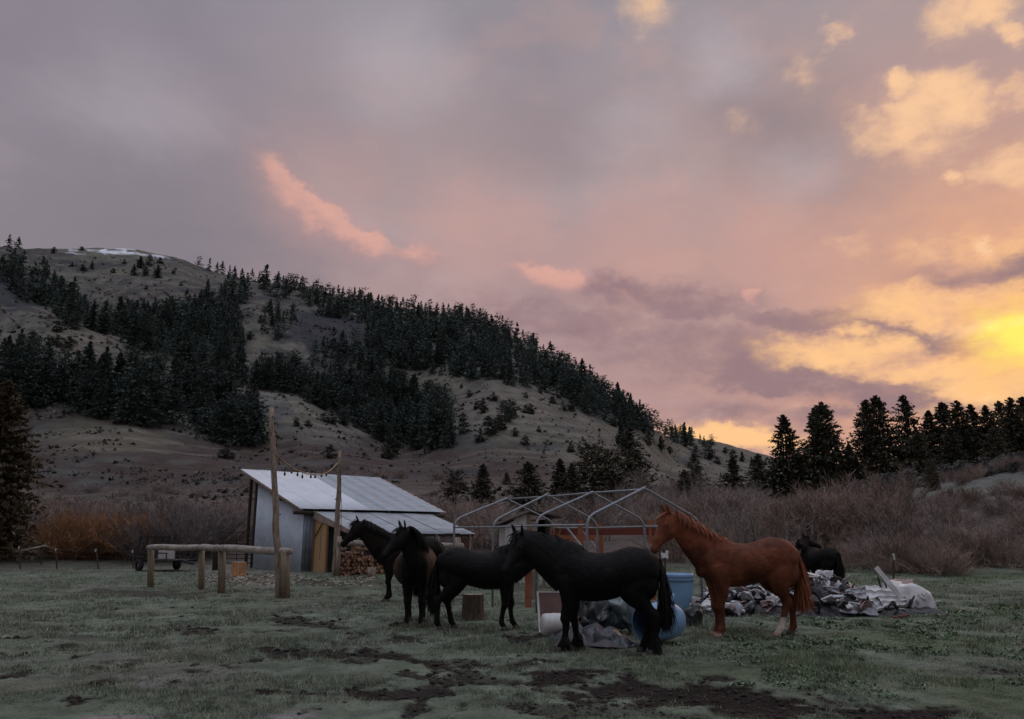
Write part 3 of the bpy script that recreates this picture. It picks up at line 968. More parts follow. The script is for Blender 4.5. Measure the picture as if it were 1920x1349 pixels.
WHERE = {'top': ('dark conifer in the wood below the snow streaks', 'conifers below the snow streaks'), 'gully': ('dark conifer in the wooded gully under the bald summit', 'conifers in the upper gully'),
         'ridge': ('dark conifer in the wood that follows the sloping ridge line', 'conifers along the ridge'), 'front': ('dark conifer in the lower left wood at the hill foot', 'conifers at the hill foot'),
         'mid': ('dark conifer in the wooded gully right above the metal shed roof', 'conifers in the gully above the shed'), 'patch': ('dark conifer in a small clump on the grey upper slope', 'conifers in upper clumps'),
         'patch2': ('dark conifer in the narrow strip between the two bare spurs', 'conifers between the spurs'), 'patch3': ('dark conifer above the deep gully wood, below the curved bare bank', 'conifers below the curved bank'),
         'wood': ('dark conifer on the broken slope under the ridge wood', 'conifers under the ridge wood'), 'far': ('tiny conifer on the distant low ridge beside the sunset', 'conifers on the far low ridge')}
rest_t, rest_c = [], []
for i, (sz, p, hh, nm, u) in enumerate(spots_):
    k = gr.randrange(len(FAR))
    rz = gr.random() * 2 * PI
    sxy = gr.uniform(0.85, 1.25)
    if i < 290:
        place_tree('conifer_tree', FAR_ME[k], FAR_TR, p - np.array([0, 0, 0.2]), hh, rz, WHERE[nm][0], WHERE[nm][1], sxy=sxy)
    else:
        tr, c = FAR[k]
        R = np.array([[math.cos(rz), -math.sin(rz), 0], [math.sin(rz), math.cos(rz), 0], [0, 0, 1]])
        rest_t.append((tr @ R.T) * np.array([hh * sxy, hh * sxy, hh]) + (p - np.array([0, 0, 0.2])))
        rest_c.append(c * gr.uniform(0.7, 1.3))
fw = add('far_forest', tri_mesh('far_forest', np.concatenate(rest_t), np.concatenate(rest_c)), M['needles'])
tag(fw, 'mass of dark conifers covering the upper hillside and ridge', 'forest', kind='stuff')

# lone junipers and saplings on the open slopes
LONE = [(60, 640, 5), (108, 622, 5), (140, 618, 7), (95, 648, 4), (107, 650, 5), (128, 652, 5), (172, 505, 7), (135, 500, 5), (155, 508, 6), (212, 512, 5), (233, 495, 5), (250, 517, 9), (272, 516, 9), (295, 521, 10), (262, 503, 10), (280, 498, 9), (300, 495, 7),
        (325, 515, 5), (274, 543, 4), (339, 536, 4), (100, 475, 7), (153, 470, 5), (450, 596, 6), (468, 636, 6), (405, 585, 6), (520, 605, 9), (510, 612, 8), (552, 600, 5), (488, 605, 5), (560, 545, 7), (575, 560, 7), (424, 860, 5), (735, 858, 8), (725, 861, 5), (607, 790, 4), (555, 800, 4),
        (577, 800, 3), (622, 795, 6), (645, 798, 7), (618, 860, 4), (926, 752, 4.5), (905, 775, 6), (893, 768, 4), (946, 790, 7), (960, 782, 7), (938, 806, 6), (985, 775, 4), (995, 777, 5), (922, 815, 6), (900, 828, 5), (966, 818, 3.5), (985, 835, 4), (986, 746, 3),
        (1013, 738, 3), (1036, 757, 4), (1056, 770, 5), (1072, 772, 6), (1046, 747, 3), (1070, 848, 4), (1090, 850, 2.5), (915, 798, 4), (1010, 810, 2.5), (880, 745, 4), (870, 812, 5), (865, 727, 3), (1165, 838, 8), (1150, 800, 6),
        (1240, 845, 9), (1215, 835, 7), (1285, 838, 16), (1330, 862, 13), (1305, 858, 8), (1375, 860, 9), (1392, 866, 8), (1360, 850, 6), (1255, 850, 6), (1345, 870, 6), (1410, 875, 7), (1425, 878, 6),
        (820, 745, 6), (835, 770, 5), (868, 790, 4), (780, 790, 7), (700, 620, 5), (660, 600, 4)]
for i, (u, v, hh) in enumerate(LONE):
    p = hit(u, v)
    k = i % 3
    if hh > 6.5 and i % 4:
        place_tree('conifer_tree', FAR_ME[gr.randrange(9)], FAR_TR, p - np.array([0, 0, .15]), hh * 1.15, gr.random() * 6, 'lone dark conifer standing on the open grassy hillside', 'lone conifers on the open slopes', sxy=gr.uniform(1.1, 1.5))
    else:
        place_tree('juniper_bush', BUSH_ME[k], FAR_TR, p - np.array([0, 0, .15]), hh * 0.85, gr.random() * 6, 'small rounded juniper dotted on the open grassy hillside', 'junipers on the open slopes', cat='bush', sxy=gr.uniform(0.85, 1.2))

# sage, rocks and tussocks roughening the open hillside
gt_ = np.random.default_rng(99)
tx = []
for _ in range(17000):
    u, v = gt_.uniform(-20, 1430), gt_.uniform(480, 965)
    if v < float(np.interp(u, UU, RIDGE)) + 4:
        continue
    tx.append(hit(u, v, 95.0))
tx = np.array(tx)
rr_ = np.linalg.norm(tx, axis=1)
dn = fbm(tx[:, 0], tx[:, 1], 41.0, 1 / 14, 4, 0.6)
kp = (dn > 0.46) & (rr_ > 105)
tx, rr_ = tx[kp], rr_[kp]
n = len(tx)
szt = (0.18 + 0.7 * gt_.random(n) ** 3) * np.clip(rr_ / 260, .7, 1.7)
kq = 7
th = gt_.uniform(0, 2 * PI, (n, kq))
cc_ = tx[:, None, :] + np.stack([np.cos(th) * .45, np.sin(th) * .45, gt_.uniform(.05, .6, (n, kq))], -1) * szt[:, None, None]
e1 = gt_.normal(size=(n, kq, 3)) * szt[:, None, None] * .45
e2 = gt_.normal(size=(n, kq, 3)) * szt[:, None, None] * .45
tris = np.stack([cc_ - e1, cc_ + e1 * .6 + e2, cc_ + e1 * .6 - e2], 2).reshape(-1, 3, 3)
pick = gt_.random((n, 1))
tc_ = np.where(pick < .45, np.array([0.075, 0.070, 0.062]), np.where(pick < .75, np.array([0.105, 0.085, 0.075]), np.where(pick < .9, np.array([0.17, 0.155, 0.13]), np.array([0.045, 0.05, 0.042]))))
tob = add('hillside_scrub', tri_mesh('hillside_scrub', tris, np.repeat(tc_, kq, 0) * gt_.uniform(.7, 1.3, (n * kq, 1))), M['grass'])
tag(tob, 'low sage, tussocks and stones dotting the bare hillside', 'scrub', kind='stuff')

# tall spruces at the right and single trees beyond the yard
MIDV = [conifer(1.0, (0.46, 0.42, 0.50, 0.38)[k], 120 + k, 420, 14, 0.036, 'spire', (0.054, 0.058, 0.042), (0.100, 0.096, 0.062), bare=0.03) for k in range(4)]
MID_ME = [tri_mesh('crown', *a) for a in MIDV]
MID_TR = trunk_mesh(1.0, 0.018, 9, 14)
JUN = [conifer(1.0, (0.42, 0.34)[k], 140 + k, 300, 13, 0.046, 'pine', (0.056, 0.056, 0.040), (0.100, 0.088, 0.056), bare=0.0) for k in range(2)]
JUN_ME = [tri_mesh('crown', *a) for a in JUN]


def tree_at(u, vtop, r, vbase, me, label, group, sxy=1.0, name='spruce_tree'):
    d = ray(u, vtop)
    a = math.atan2(d[0], d[1])
    x, y = r * math.sin(a), r * math.cos(a)
    z0 = float(ground_z(x, y))
    ztop = CZ + r * d[2] / math.hypot(d[0], d[1])
    h = ztop - z0
    return place_tree(name, me, MID_TR, (x, y, z0 - 0.1), h, gr.random() * 6, label, group, sxy=sxy)


ROW = [(1468, 777, 106, 0, 1.0, 'leftmost spruce of the row, nearest the low gap in the hills'), (1540, 752, 104, 2, 1.05, 'broad double-headed spruce, second from the left in the row'),
       (1527, 762, 106, 3, .9, 'slim spruce leaning into the broad double-headed one, row at right'), (1622, 748, 104, 1, 1.0, 'left half of the tall spruce pair in the row at right'),
       (1641, 740, 105, 2, 1.0, 'right half of the tall spruce pair in the row at right'), (1692, 740, 106, 0, .95, 'pointed tall spruce standing right of the tall pair'),
       (1740, 768, 110, 1, 1.1, 'shorter bushy spruce between pointed trees in the row'), (1766, 752, 112, 3, 1.25, 'spruce with narrow top in the middle of the dense right row'),
       (1793, 750, 108, 0, 1.0, 'spruce right of the narrow-topped one in the dense row'), (1818, 756, 113, 3, 1.2, 'slender spruce behind its neighbours in the dense right row'),
       (1846, 758, 110, 1, 1.0, 'spruce four places from the right edge of the row'), (1872, 750, 112, 2, .9, 'spruce three places from the right edge of the row'),
       (1893, 744, 108, 0, 1.0, 'spruce second from the right edge of the row'), (1915, 742, 110, 3, 1.3, 'rightmost spruce at the picture edge under the yellow glow'),
       (1716, 800, 103, 2, 1.0, 'low spruce filling the foot of the dense right row'), (1590, 830, 102, 1, 1.1, 'low dark spruce between the double-headed tree and tall pair'), (1500, 850, 104, 2, 1.0, 'low dark spruce between the first two of the row'),
       (1780, 800, 102, 0, 1.2, 'low spruce in front of the dense row, middle'), (1860, 800, 102, 2, 1.2, 'low spruce in front of the dense row, right'), (1942, 748, 112, 1, 1.0, 'spruce cut off by the right picture edge')]
for (u, vt, r, k, sx, lab) in ROW:
    tree_at(u, vt, r, 0, MID_ME[k], lab, 'spruces in the row at right', sx * 0.92)
SINGLE = [(905, 868, 98, 'S', 3, 1.1, 'slim dark spruce behind the carport frame\'s far corner'), (855, 886, 95, 'J', 0, 1.0, 'rounded dark juniper just right of the shed roof'), (950, 884, 130, 'S', 1, 1.2, 'small dark spruce between the two spruces behind the frame'),
          (990, 864, 92, 'S', 2, 1.25, 'brownish bushy spruce behind the middle of the carport ridge'), (1050, 858, 96, 'S', 3, 1.1, 'slim pointed spruce left of the big dark juniper clump'), (1072, 868, 92, 'S', 1, 1.1, 'second pointed spruce beside the big dark juniper clump'),
          (1108, 838, 96, 'J', 0, .95, 'left bush of the big dark juniper clump above the carport'), (1140, 846, 94, 'J', 1, 1.2, 'right bush of the big dark juniper clump above the carport'), (1180, 798, 118, 'S', 0, 1.0, 'tall dark spruce rising over the juniper clump'),
          (1300, 848, 104, 'S', 1, .9, 'dark spruce with pale stems above the chestnut horse\'s head'), (1283, 880, 100, 'S', 2, 1.1, 'small spruce left of the dark one above the chestnut horse'), (1372, 856, 104, 'S', 3, 1.2, 'narrow dark spruce in the brush left of the spruce row'),
          (1744, 862, 74, 'J', 1, .9, 'dark stunted conifer in the brush below the dense spruce row'), (1420, 850, 112, 'S', 2, 1.0, 'small spruce at the left foot of the spruce row')]
for (u, vt, r, kind_, k, sx, lab) in SINGLE:
    tree_at(u, vt, r, 0, (MID_ME if kind_ == 'S' else JUN_ME)[k], lab, None, sx, 'spruce_tree' if kind_ == 'S' else 'juniper_tree')

# big spruce at the left edge
bt, bc = conifer(1.0, 0.40, 201, 700, 24, 0.026, 'spire', (0.050, 0.048, 0.034), (0.120, 0.092, 0.052), bare=0.02)
BIG = tri_mesh('crown', bt, bc)
for (u, vt, r, sx, lab) in ((18, 708, 50, .84, 'big brownish spruce at the left picture edge'), (-50, 690, 52, .9, 'big spruce half hidden beyond the left picture edge')):
    tree_at(u, vt, r, 0, BIG, lab, None, sx)


# bare willow brush
def brush_mesh(seed, n1=58, n2=44, wid=0.0125, spread=1.15, c1=(0.225, 0.168, 0.138), c2=(0.365, 0.285, 0.238)):
    """Unit-height clump of leafless stems and twigs as thin tapering blades."""
    g = np.random.default_rng(seed)
    base = g.normal(size=(n1, 2)) * 0.16
    ang = np.arctan2(base[:, 1], base[:, 0]) + g.normal(size=n1) * 0.5
    lean = np.abs(g.normal(size=n1)) * 0.30 * spread + 0.06
    hgt = (0.62 + 0.38 * g.random(n1)) * np.clip(1.12 - 0.75 * lean, .35, 1)
    tt = np.linspace(0, 1, 5)
    d2 = np.stack([np.cos(ang), np.sin(ang)], -1)
    sx = base[:, None, :] + d2[:, None, :] * (lean[:, None] * (tt ** 1.4)[None])[..., None] * 1.25
    sxy = sx + g.normal(size=(n1, 5, 2)) * 0.012
    szz = hgt[:, None] * (tt ** 0.92)[None]
    stems = np.concatenate([sxy, szz[..., None]], -1)             # n1,5,3
    tris, cols = [], []

    def ribbon(p, w0, w1, col):
        # p (k,m,3) polylines
        k, m, _ = p.shape
        side = g.normal(size=(k, 1, 3))
        ax = p[:, -1:] - p[:, :1]
        side = np.cross(side, ax)
        side /= np.linalg.norm(side, axis=-1, keepdims=True) + 1e-9
        w = np.linspace(w0, w1, m)[None, :, None]
        a, b = p - side * w, p + side * w
        for i in range(m - 1):
            tris.append(np.stack([a[:, i], b[:, i], b[:, i + 1]], 1))
            tris.append(np.stack([a[:, i], b[:, i + 1], a[:, i + 1]], 1))
            cols.append(col)
            cols.append(col)
    cs = np.array(c1) * (0.7 + 0.6 * g.random((n1, 1)))
    ribbon(stems, wid * 0.55, wid * 0.22, cs)
    # twigs
    si = np.repeat(np.arange(n1), n2)
    k = len(si)
    tq = 0.18 + 0.82 * g.random(k)
    f = tq * 4
    i0 = np.clip(f.astype(int), 0, 3)
    fr = (f - i0)[:, None]
    p0 = stems[si, i0] * (1 - fr) + stems[si, i0 + 1] * fr
    dirv = stems[si, i0 + 1] - stems[si, i0]
    dirv /= np.linalg.norm(dirv, axis=1, keepdims=True)
    dirv = dirv * 0.70 + g.normal(size=(k, 3)) * 0.52
    dirv[:, 2] = np.abs(dirv[:, 2]) * 0.8 + 0.15
    dirv /= np.linalg.norm(dirv, axis=1, keepdims=True)
    ln = (0.10 + 0.20 * g.random(k))[:, None] * (1.15 - 0.5 * tq[:, None])
    p1 = p0 + dirv * ln * 0.5 + g.normal(size=(k, 3)) * 0.01
    p2 = p0 + dirv * ln + np.array([0, 0, 0.02]) + g.normal(size=(k, 3)) * 0.015
    mixv = g.random((k, 1))
    ribbon(np.stack([p0, p1, p2], 1), wid * 0.24, wid * 0.10, np.array(c1) * (1 - mixv) + np.array(c2) * mixv)
    return tri_mesh('twigs', np.concatenate(tris), np.concatenate(cols))


BR = [brush_mesh(300 + k) for k in range(5)]
BRP = [brush_mesh(320 + k, c1=(0.255, 0.208, 0.188), c2=(0.400, 0.335, 0.305)) for k in range(3)]
BRO = [brush_mesh(340 + k, c1=(0.26, 0.135, 0.068), c2=(0.38, 0.22, 0.12)) for k in range(2)]
BRD = [brush_mesh(350 + k, c1=(0.165, 0.145, 0.138), c2=(0.27, 0.24, 0.23)) for k in range(2)]
BRW = [brush_mesh(360 + k, n1=9, n2=26, wid=0.02, c1=(0.22, 0.19, 0.17), c2=(0.30, 0.25, 0.22), spread=.6) for k in range(2)]
gb = random.Random(23)


def brush(u, r, h, mes, label, group, w=1.0, name='willow_shrub', mat='twig'):
    d = ray(u, 990)
    a = math.atan2(d[0], d[1])
    x, y = r * math.sin(a), r * math.cos(a)
    o = add(name, gb.choice(mes), M[mat], None, (x, y, float(ground_z(x, y)) - 0.12), (0, 0, gb.random() * 6.3), (h * w, h * w, h))
    return tag(o, label, 'shrub', group)


for i in range(125):                                             # right-hand thicket up the bank
    u = gb.uniform(1330, 1960)
    k = (u - 1330) / 630
    r = 36 + 46 * gb.random() ** 0.9 if u > 1420 else gb.uniform(40, 80)
    if 1625 < u < 1750:
        r = gb.uniform(36, 50)
    elif u < 1760:
        r = min(r, gb.uniform(50, 64))
    h = gb.uniform(1.1, 2.1) * (0.85 if r < 42 else 0.72 if r > 60 else 1)
    brush(u, r, h, BR if gb.random() < .75 else BRP, 'leafless red-brown willow in the thicket right of the chestnut horse', 'willows in the right thicket', gb.uniform(.85, 1.25))
for i in range(16):                                             # tall rounded clump behind the far horse
    brush(gb.gauss(1560, 55), gb.uniform(50, 60), gb.uniform(2.8, 3.7), BR, 'tall rounded leafless willow behind the far dark horse', 'tall willows behind the far horse', gb.uniform(.9, 1.15))
for i in range(58):                                             # middle, behind the carport
    brush(gb.uniform(640, 1420), gb.uniform(46, 88), gb.uniform(1.6, 3.2), BRP if gb.random() < .5 else BR, 'leafless brown willow in the brush behind the carport frame', 'willows behind the carport', gb.uniform(.9, 1.3))
for i in range(22):
    brush(gb.uniform(1150, 1450), gb.uniform(75, 112), gb.uniform(2.4, 4.2), BRP, 'greyish leafless shrub below the small spruces at mid distance', 'grey shrubs below the spruces', gb.uniform(.9, 1.3))
for i in range(48):                                             # left, behind the fence and trailer
    brush(gb.uniform(60, 480), gb.uniform(55, 80), gb.uniform(1.7, 3.0), BRP if gb.random() < .5 else BR, 'leafless brown willow in the brush behind the trailer', 'willows behind the trailer', gb.uniform(.9, 1.3))
for i in range(9):
    brush(gb.uniform(270, 400), gb.uniform(48, 58), gb.uniform(2.6, 3.6), BRD, 'dark grey leafless bush between trailer and orange willows', 'dark bushes behind the trailer', gb.uniform(.9, 1.2))
for i in range(15):
    brush(gb.uniform(120, 270), gb.uniform(50, 56), gb.uniform(2.0, 2.9), BRO, 'orange-twigged willow glowing behind the wire fence at left', 'orange willows', gb.uniform(.9, 1.2))
for i in range(26):
    brush(gb.uniform(480, 900), gb.uniform(85, 150), gb.uniform(1.2, 2.6), BRP if gb.random() < .6 else BR, 'low leafless shrub on the brown meadow behind the shed', 'low shrubs on the meadow', gb.uniform(1.1, 1.6))
for i in range(24):
    brush(gb.uniform(0, 480), gb.uniform(80, 150), gb.uniform(1.0, 2.0), BRP, 'low purplish shrub on the brown slope above the orange willows', 'low shrubs on the left slope', gb.uniform(1.3, 2.0))
for (u, r, h) in ((1330, 44, 3.4), (1400, 42, 3.6), (1385, 46, 3.0), (1500, 48, 3.2), (1665, 44, 3.0), (1775, 46, 3.6), (1350, 52, 4.2), (1310, 98, 6.0), (1195, 98, 5.5), (1130, 60, 3.5)):
    brush(u, r, h, BRW, 'thin pale-stemmed sapling standing in front of the darker brush', 'pale saplings', gb.uniform(.7, 1.0), 'sapling')

# sagebrush on the right bank
SAGE = [conifer(1.0, 0.75, 400 + k, 90, 7, 0.17, 'round', (0.105, 0.108, 0.100), (0.20, 0.20, 0.19), bare=0.0) for k in range(3)]
SAGE_ME = [tri_mesh('sage', *a) for a in SAGE]
for i in range(120):
    u = gb.uniform(1340, 1960)
    r = gb.uniform(78, 99) if u > 1480 else gb.uniform(60, 120)
    d = ray(u, 900)
    a = math.atan2(d[0], d[1])
    x, y = r * math.sin(a), r * math.cos(a)
    h = gb.uniform(0.5, 1.15)
    o = add('sagebrush', gb.choice(SAGE_ME), M['needles'], None, (x, y, float(ground_z(x, y)) - 0.08), (0, 0, gb.random() * 6), (h * 1.2, h * 1.2, h))
    tag(o, 'pale grey sagebrush on the bank under the spruce row', 'shrub', 'sagebrush on the right bank')

# ------------------------------------------------------------------ yard grass, weeds, clods
gg = np.random.default_rng(77)


def scatter(n, r0, r1, a0=-39, a1=39):
    a = np.radians(gg.uniform(a0, a1, n))
    r = np.exp(gg.uniform(math.log(r0), math.log(r1), n))
    return r * np.sin(a), r * np.cos(a), r


gx, gy, grr = scatter(120000, 5.6, 44)
mm = mud_mask(gx, gy)
pp = pale_mask(gx, gy)
den = fbm(gx, gy, 14.0, 1.1, 4, 0.6)
keep = gg.random(len(gx)) > np.clip(mm * 1.05 + pp * 0.75 + sst(0.50, 0.36, den) * 0.5, 0, 0.97)
gx, gy, grr, den = gx[keep], gy[keep], grr[keep], den[keep]
gz = ground_z(gx, gy)
nbl = 5
n = len(gx)
sc_ = np.clip(grr / 9.0, 0.75, 2.6)
bx = np.repeat(gx, nbl) + gg.normal(size=n * nbl) * 0.022 * np.repeat(sc_, nbl)
by = np.repeat(gy, nbl) + gg.normal(size=n * nbl) * 0.022 * np.repeat(sc_, nbl)
bz = np.repeat(gz, nbl) - 0.004
hh = (0.011 + 0.023 * gg.random(n * nbl)) * np.repeat(0.45 + 1.9 * sst(0.42, 0.68, den), nbl) * np.repeat(np.clip(sc_, .8, 1.7), nbl)
th = gg.uniform(0, 2 * PI, n * nbl)
ln = gg.uniform(0.2, 1.1, n * nbl) * hh
wd = 0.0030 * np.repeat(sc_, nbl) * gg.uniform(.7, 1.4, n * nbl)
th2 = gg.uniform(0, 2 * PI, n * nbl)
b0 = np.stack([bx, by, bz], -1)
sv = np.stack([np.cos(th2) * wd, np.sin(th2) * wd, np.zeros_like(wd)], -1)
tip = b0 + np.stack([np.cos(th) * ln, np.sin(th) * ln, hh], -1)
tris = np.stack([b0 - sv, b0 + sv, tip], 1)
frost = sst(0.42, 0.66, np.repeat(fbm(gx, gy, 2.0, 0.5, 3, 0.5), nbl))
gu, gv = proj(b0)
green = sst(700, 1500, gu) * np.repeat(sst(0.40, 0.62, fbm(gx, gy, 11.7, 0.45, 4, 0.6)), nbl)
c = np.array([0.174, 0.214, 0.154]) * (1 - frost[:, None]) + np.array([0.250, 0.282, 0.220]) * frost[:, None]
c = c * (1 - 0.8 * green[:, None]) + np.array([0.115, 0.165, 0.080]) * 0.8 * green[:, None]
dry = (gg.random(n * nbl) < 0.16)[:, None]
c = np.where(dry, np.array([0.34, 0.29, 0.21]), c) * gg.uniform(0.65, 1.3, (n * nbl, 1))
gobj = add('grass', tri_mesh('grass', tris, c), M['grass'])
tag(gobj, 'short frosted grey-green grass covering the yard', 'grass', kind='stuff')

# leafy weeds on the right
wx_, wy_, wr_ = scatter(9500, 9.0, 30, 4, 38)
wu_, wv_ = proj(np.stack([wx_, wy_, np.zeros_like(wx_)], -1))
wden = fbm(wx_, wy_, 21.0, 0.8, 4, 0.6)
keep = (wden > 0.50) & (wu_ > 1260) & (wv_ > 1130) & (wv_ < 1300 + 20 * gg.random(len(wv_))) & (gg.random(len(wx_)) < 0.15 + 0.85 * sst(1280, 1500, wu_))
wx_, wy_, wr_ = wx_[keep], wy_[keep], wr_[keep]
nl = 9
n = len(wx_)
hts = np.repeat(0.03 + 0.055 * gg.random(n) ** 1.5, nl) * np.repeat(np.clip(wr_ / 13, .7, 1.3), nl)
th = gg.uniform(0, 2 * PI, n * nl)
el_ = gg.uniform(0.25, 1.1, n * nl)
b0 = np.stack([np.repeat(wx_, nl), np.repeat(wy_, nl), np.repeat(ground_z(wx_, wy_), nl)], -1)
b0[:, :2] += gg.normal(size=(n * nl, 2)) * 0.035
dv = np.stack([np.cos(th) * np.cos(el_), np.sin(th) * np.cos(el_), np.sin(el_)], -1)
sv = np.stack([-np.sin(th), np.cos(th), np.zeros_like(th)], -1)
wl = (0.24 * hts)[:, None]
mid = b0 + dv * hts[:, None] * 0.6
tip = b0 + dv * hts[:, None] * 1.1 - np.array([0, 0, 1]) * hts[:, None] * 0.25
tris = np.concatenate([np.stack([b0, mid + sv * wl, mid - sv * wl], 1), np.stack([mid - sv * wl, mid + sv * wl, tip], 1)])
c = np.array([0.090, 0.135, 0.072]) * gg.uniform(0.6, 1.5, (n * nl, 1))
c = np.where(gg.random((n * nl, 1)) < 0.25, c * 1.0 + np.array([0.09, 0.10, 0.085]), c)
wobj = add('weeds', tri_mesh('weeds', tris, np.concatenate([c, c])), M['grass'])
tag(wobj, 'low leafy green weeds on the right side of the yard', 'weeds', kind='stuff')

# clods in the mud
cx_, cy_, cr_ = scatter(60000, 6.0, 22)
mm = mud_mask(cx_, cy_)
keep = (mm > 0.45) & (gg.random(len(cx_)) < 0.34)
cx_, cy_, cr_ = cx_[keep], cy_[keep], cr_[keep]
n = len(cx_)
ico = np.array([[0, 0, 1], [0, 0, -.6], [1, 0, 0], [-1, 0, 0], [0, 1, 0], [0, -1, 0], [.6, .6, .5], [-.6, .6, .5], [.6, -.6, .5], [-.6, -.6, .5]])
icf = np.array([[0, 6, 7], [0, 7, 9], [0, 9, 8], [0, 8, 6], [6, 2, 4], [6, 4, 7], [7, 4, 3], [7, 3, 9], [9, 3, 5], [9, 5, 8], [8, 5, 2], [8, 2, 6], [1, 4, 2], [1, 3, 4], [1, 5, 3], [1, 2, 5]])
szs = (0.010 + 0.030 * gg.random(n) ** 2.2)[:, None, None] * np.clip(cr_ / 10, .8, 1.5)[:, None, None]
vv = ico[None] * gg.uniform(0.6, 1.35, (n, 10, 3)) * szs * np.array([1.2, 1.2, .75])
vv += np.stack([cx_, cy_, ground_z(cx_, cy_)], -1)[:, None]
ff = (icf[None] + (np.arange(n) * 10)[:, None, None]).reshape(-1, 3)
cobj = add('mud_clods', mesh_arrays('mud_clods', vv.reshape(-1, 3), ff), M['mud'])
tag(cobj, 'dark crumbly clods of churned mud in the yard', 'mud', kind='stuff')

# ------------------------------------------------------------------ metal shed with lean-to
def gzz(p):
    return float(ground_z(p[0], p[1]))


SH_L, SH_W, HE, HR = 8.6, 5.97, 2.90, 5.0
shed = empty('metal_shed', (-9.51, 36.0, 0.0), 0.79, 'grey corrugated metal shed with white and grey mono-pitch roof, lean-to and OSB door', 'shed')


def roofz(y):
    return HE + (HR - HE) * y / SH_W


def sheet_part(name, x0, x1, y0, y1, zf, mat, pitch=0.0, amp=0.0, along='x', lift=0.0):
    m = MB()
    if along == 'x':      # ribs run along x (corrugation varies with y)
        n = max(2, int((y1 - y0) / pitch * 6))
        m.sheet(lambda s, t: (x0 + (x1 - x0) * s, y0 + (y1 - y0) * t, zf(y0 + (y1 - y0) * t) + amp * math.cos(2 * PI * (y1 - y0) * t / pitch) + lift), 1, n)
    else:
        n = max(2, int((x1 - x0) / pitch * 6))
        m.sheet(lambda s, t: (x0 + (x1 - x0) * s, y0 + (y1 - y0) * t, zf(y0 + (y1 - y0) * t) + amp * math.cos(2 * PI * (x1 - x0) * s / pitch) + lift), n, 3)
    return m.build(name, M[mat], shed, smooth=True, solid=0.012)


for i in range(4):
    a0 = i * 3.85 / 4
    sheet_part('roof_sheet', a0, a0 + 3.85 / 4 + 0.05, -0.02, SH_W, roofz, 'roof_white', 0.16, 0.006, 'y', 0.012 * (i % 2))
for i in range(5):
    a0 = 3.85 + i * (SH_L - 3.85) / 5
    sheet_part('roof_sheet', a0, a0 + (SH_L - 3.85) / 5 + 0.04, 0.0, SH_W, roofz, 'roof_grey', 0.50, 0.014, 'x', -0.01 + 0.005 * (i % 2))
LA0, LA1, LB = 0.75, 7.55, 3.43


def leanz(y):
    return 2.78 + (2.78 - 1.78) * y / LB


for i in range(7):
    a0 = LA0 + i * (LA1 - LA0) / 7
    sheet_part('lean_to_roof_sheet', a0, a0 + (LA1 - LA0) / 7 + 0.04, -LB + 0.03 * (i % 3), -0.03, leanz, 'roof_lean', 0.15, 0.008, 'y', 0.014 * (i % 2))
m = MB()
m.sheet(lambda s, t: (LA0 - 0.03, -LB * t, leanz(-LB * t) + 0.03 - s * (0.16 + 0.20 * (1 - t))), 1, 6)
m.build('lean_to_verge', M['rust'], shed, solid=0.015)
# walls
WX, WY1 = 0.30, 4.55


def corr_wall(name, p0, p1, zb, zt0, zt1, mat, pitch=0.19, amp=0.012):
    p0, p1 = np.array(p0), np.array(p1)
    L = np.linalg.norm(p1 - p0)
    nrm = np.array([-(p1 - p0)[1], (p1 - p0)[0]]) / L
    n = int(L / pitch * 6)
    m = MB()
    m.sheet(lambda s, t: (*(p0 + (p1 - p0) * s + nrm * amp * math.cos(2 * PI * s * L / pitch)), zb + (zt0 + (zt1 - zt0) * s - zb) * t), n, 1)
    return m.build(name, M[mat], shed, smooth=True, solid=0.01)


corr_wall('side_wall', (WX, 0.12), (WX, WY1), -0.1, roofz(0.12) - 0.08, roofz(WY1) - 0.08, 'galv_wall')
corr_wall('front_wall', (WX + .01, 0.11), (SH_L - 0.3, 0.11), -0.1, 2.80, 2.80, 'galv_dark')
corr_wall('rear_wall', (WX, WY1), (SH_L - 0.3, WY1), -0.1, roofz(WY1) - .08, roofz(WY1) - .08, 'galv_wall')
corr_wall('far_wall', (SH_L - 0.3, 0.12), (SH_L - 0.3, WY1), -0.1, roofz(.12) - .08, roofz(WY1) - .08, 'galv_wall')
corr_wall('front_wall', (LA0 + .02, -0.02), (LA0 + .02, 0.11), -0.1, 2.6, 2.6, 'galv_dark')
MB().tube([(0.06, 0.0, roofz(0) - 0.09), (0.06, SH_W, roofz(SH_W) - 0.09)], 0.075, 8).build('verge_log', M['peeled'], shed, smooth=True)
for yy in (0.02, 1.9, 4.3):
    MB().tube([(-0.28 if yy < 1 else 0.05, yy, roofz(yy) - 0.19), (SH_L - 0.1, yy, roofz(yy) - 0.19)], 0.085, 8).build('purlin_log', M['darkwood'], shed, smooth=True)
for yy in (WY1 + .5, SH_W - .3):
    MB().beam((0.5, yy, -0.1), (0.5, yy, roofz(yy) - 0.2), 0.12, 0.12, (1, 0, 0)).build('rear_post', M['darkwood'], shed)
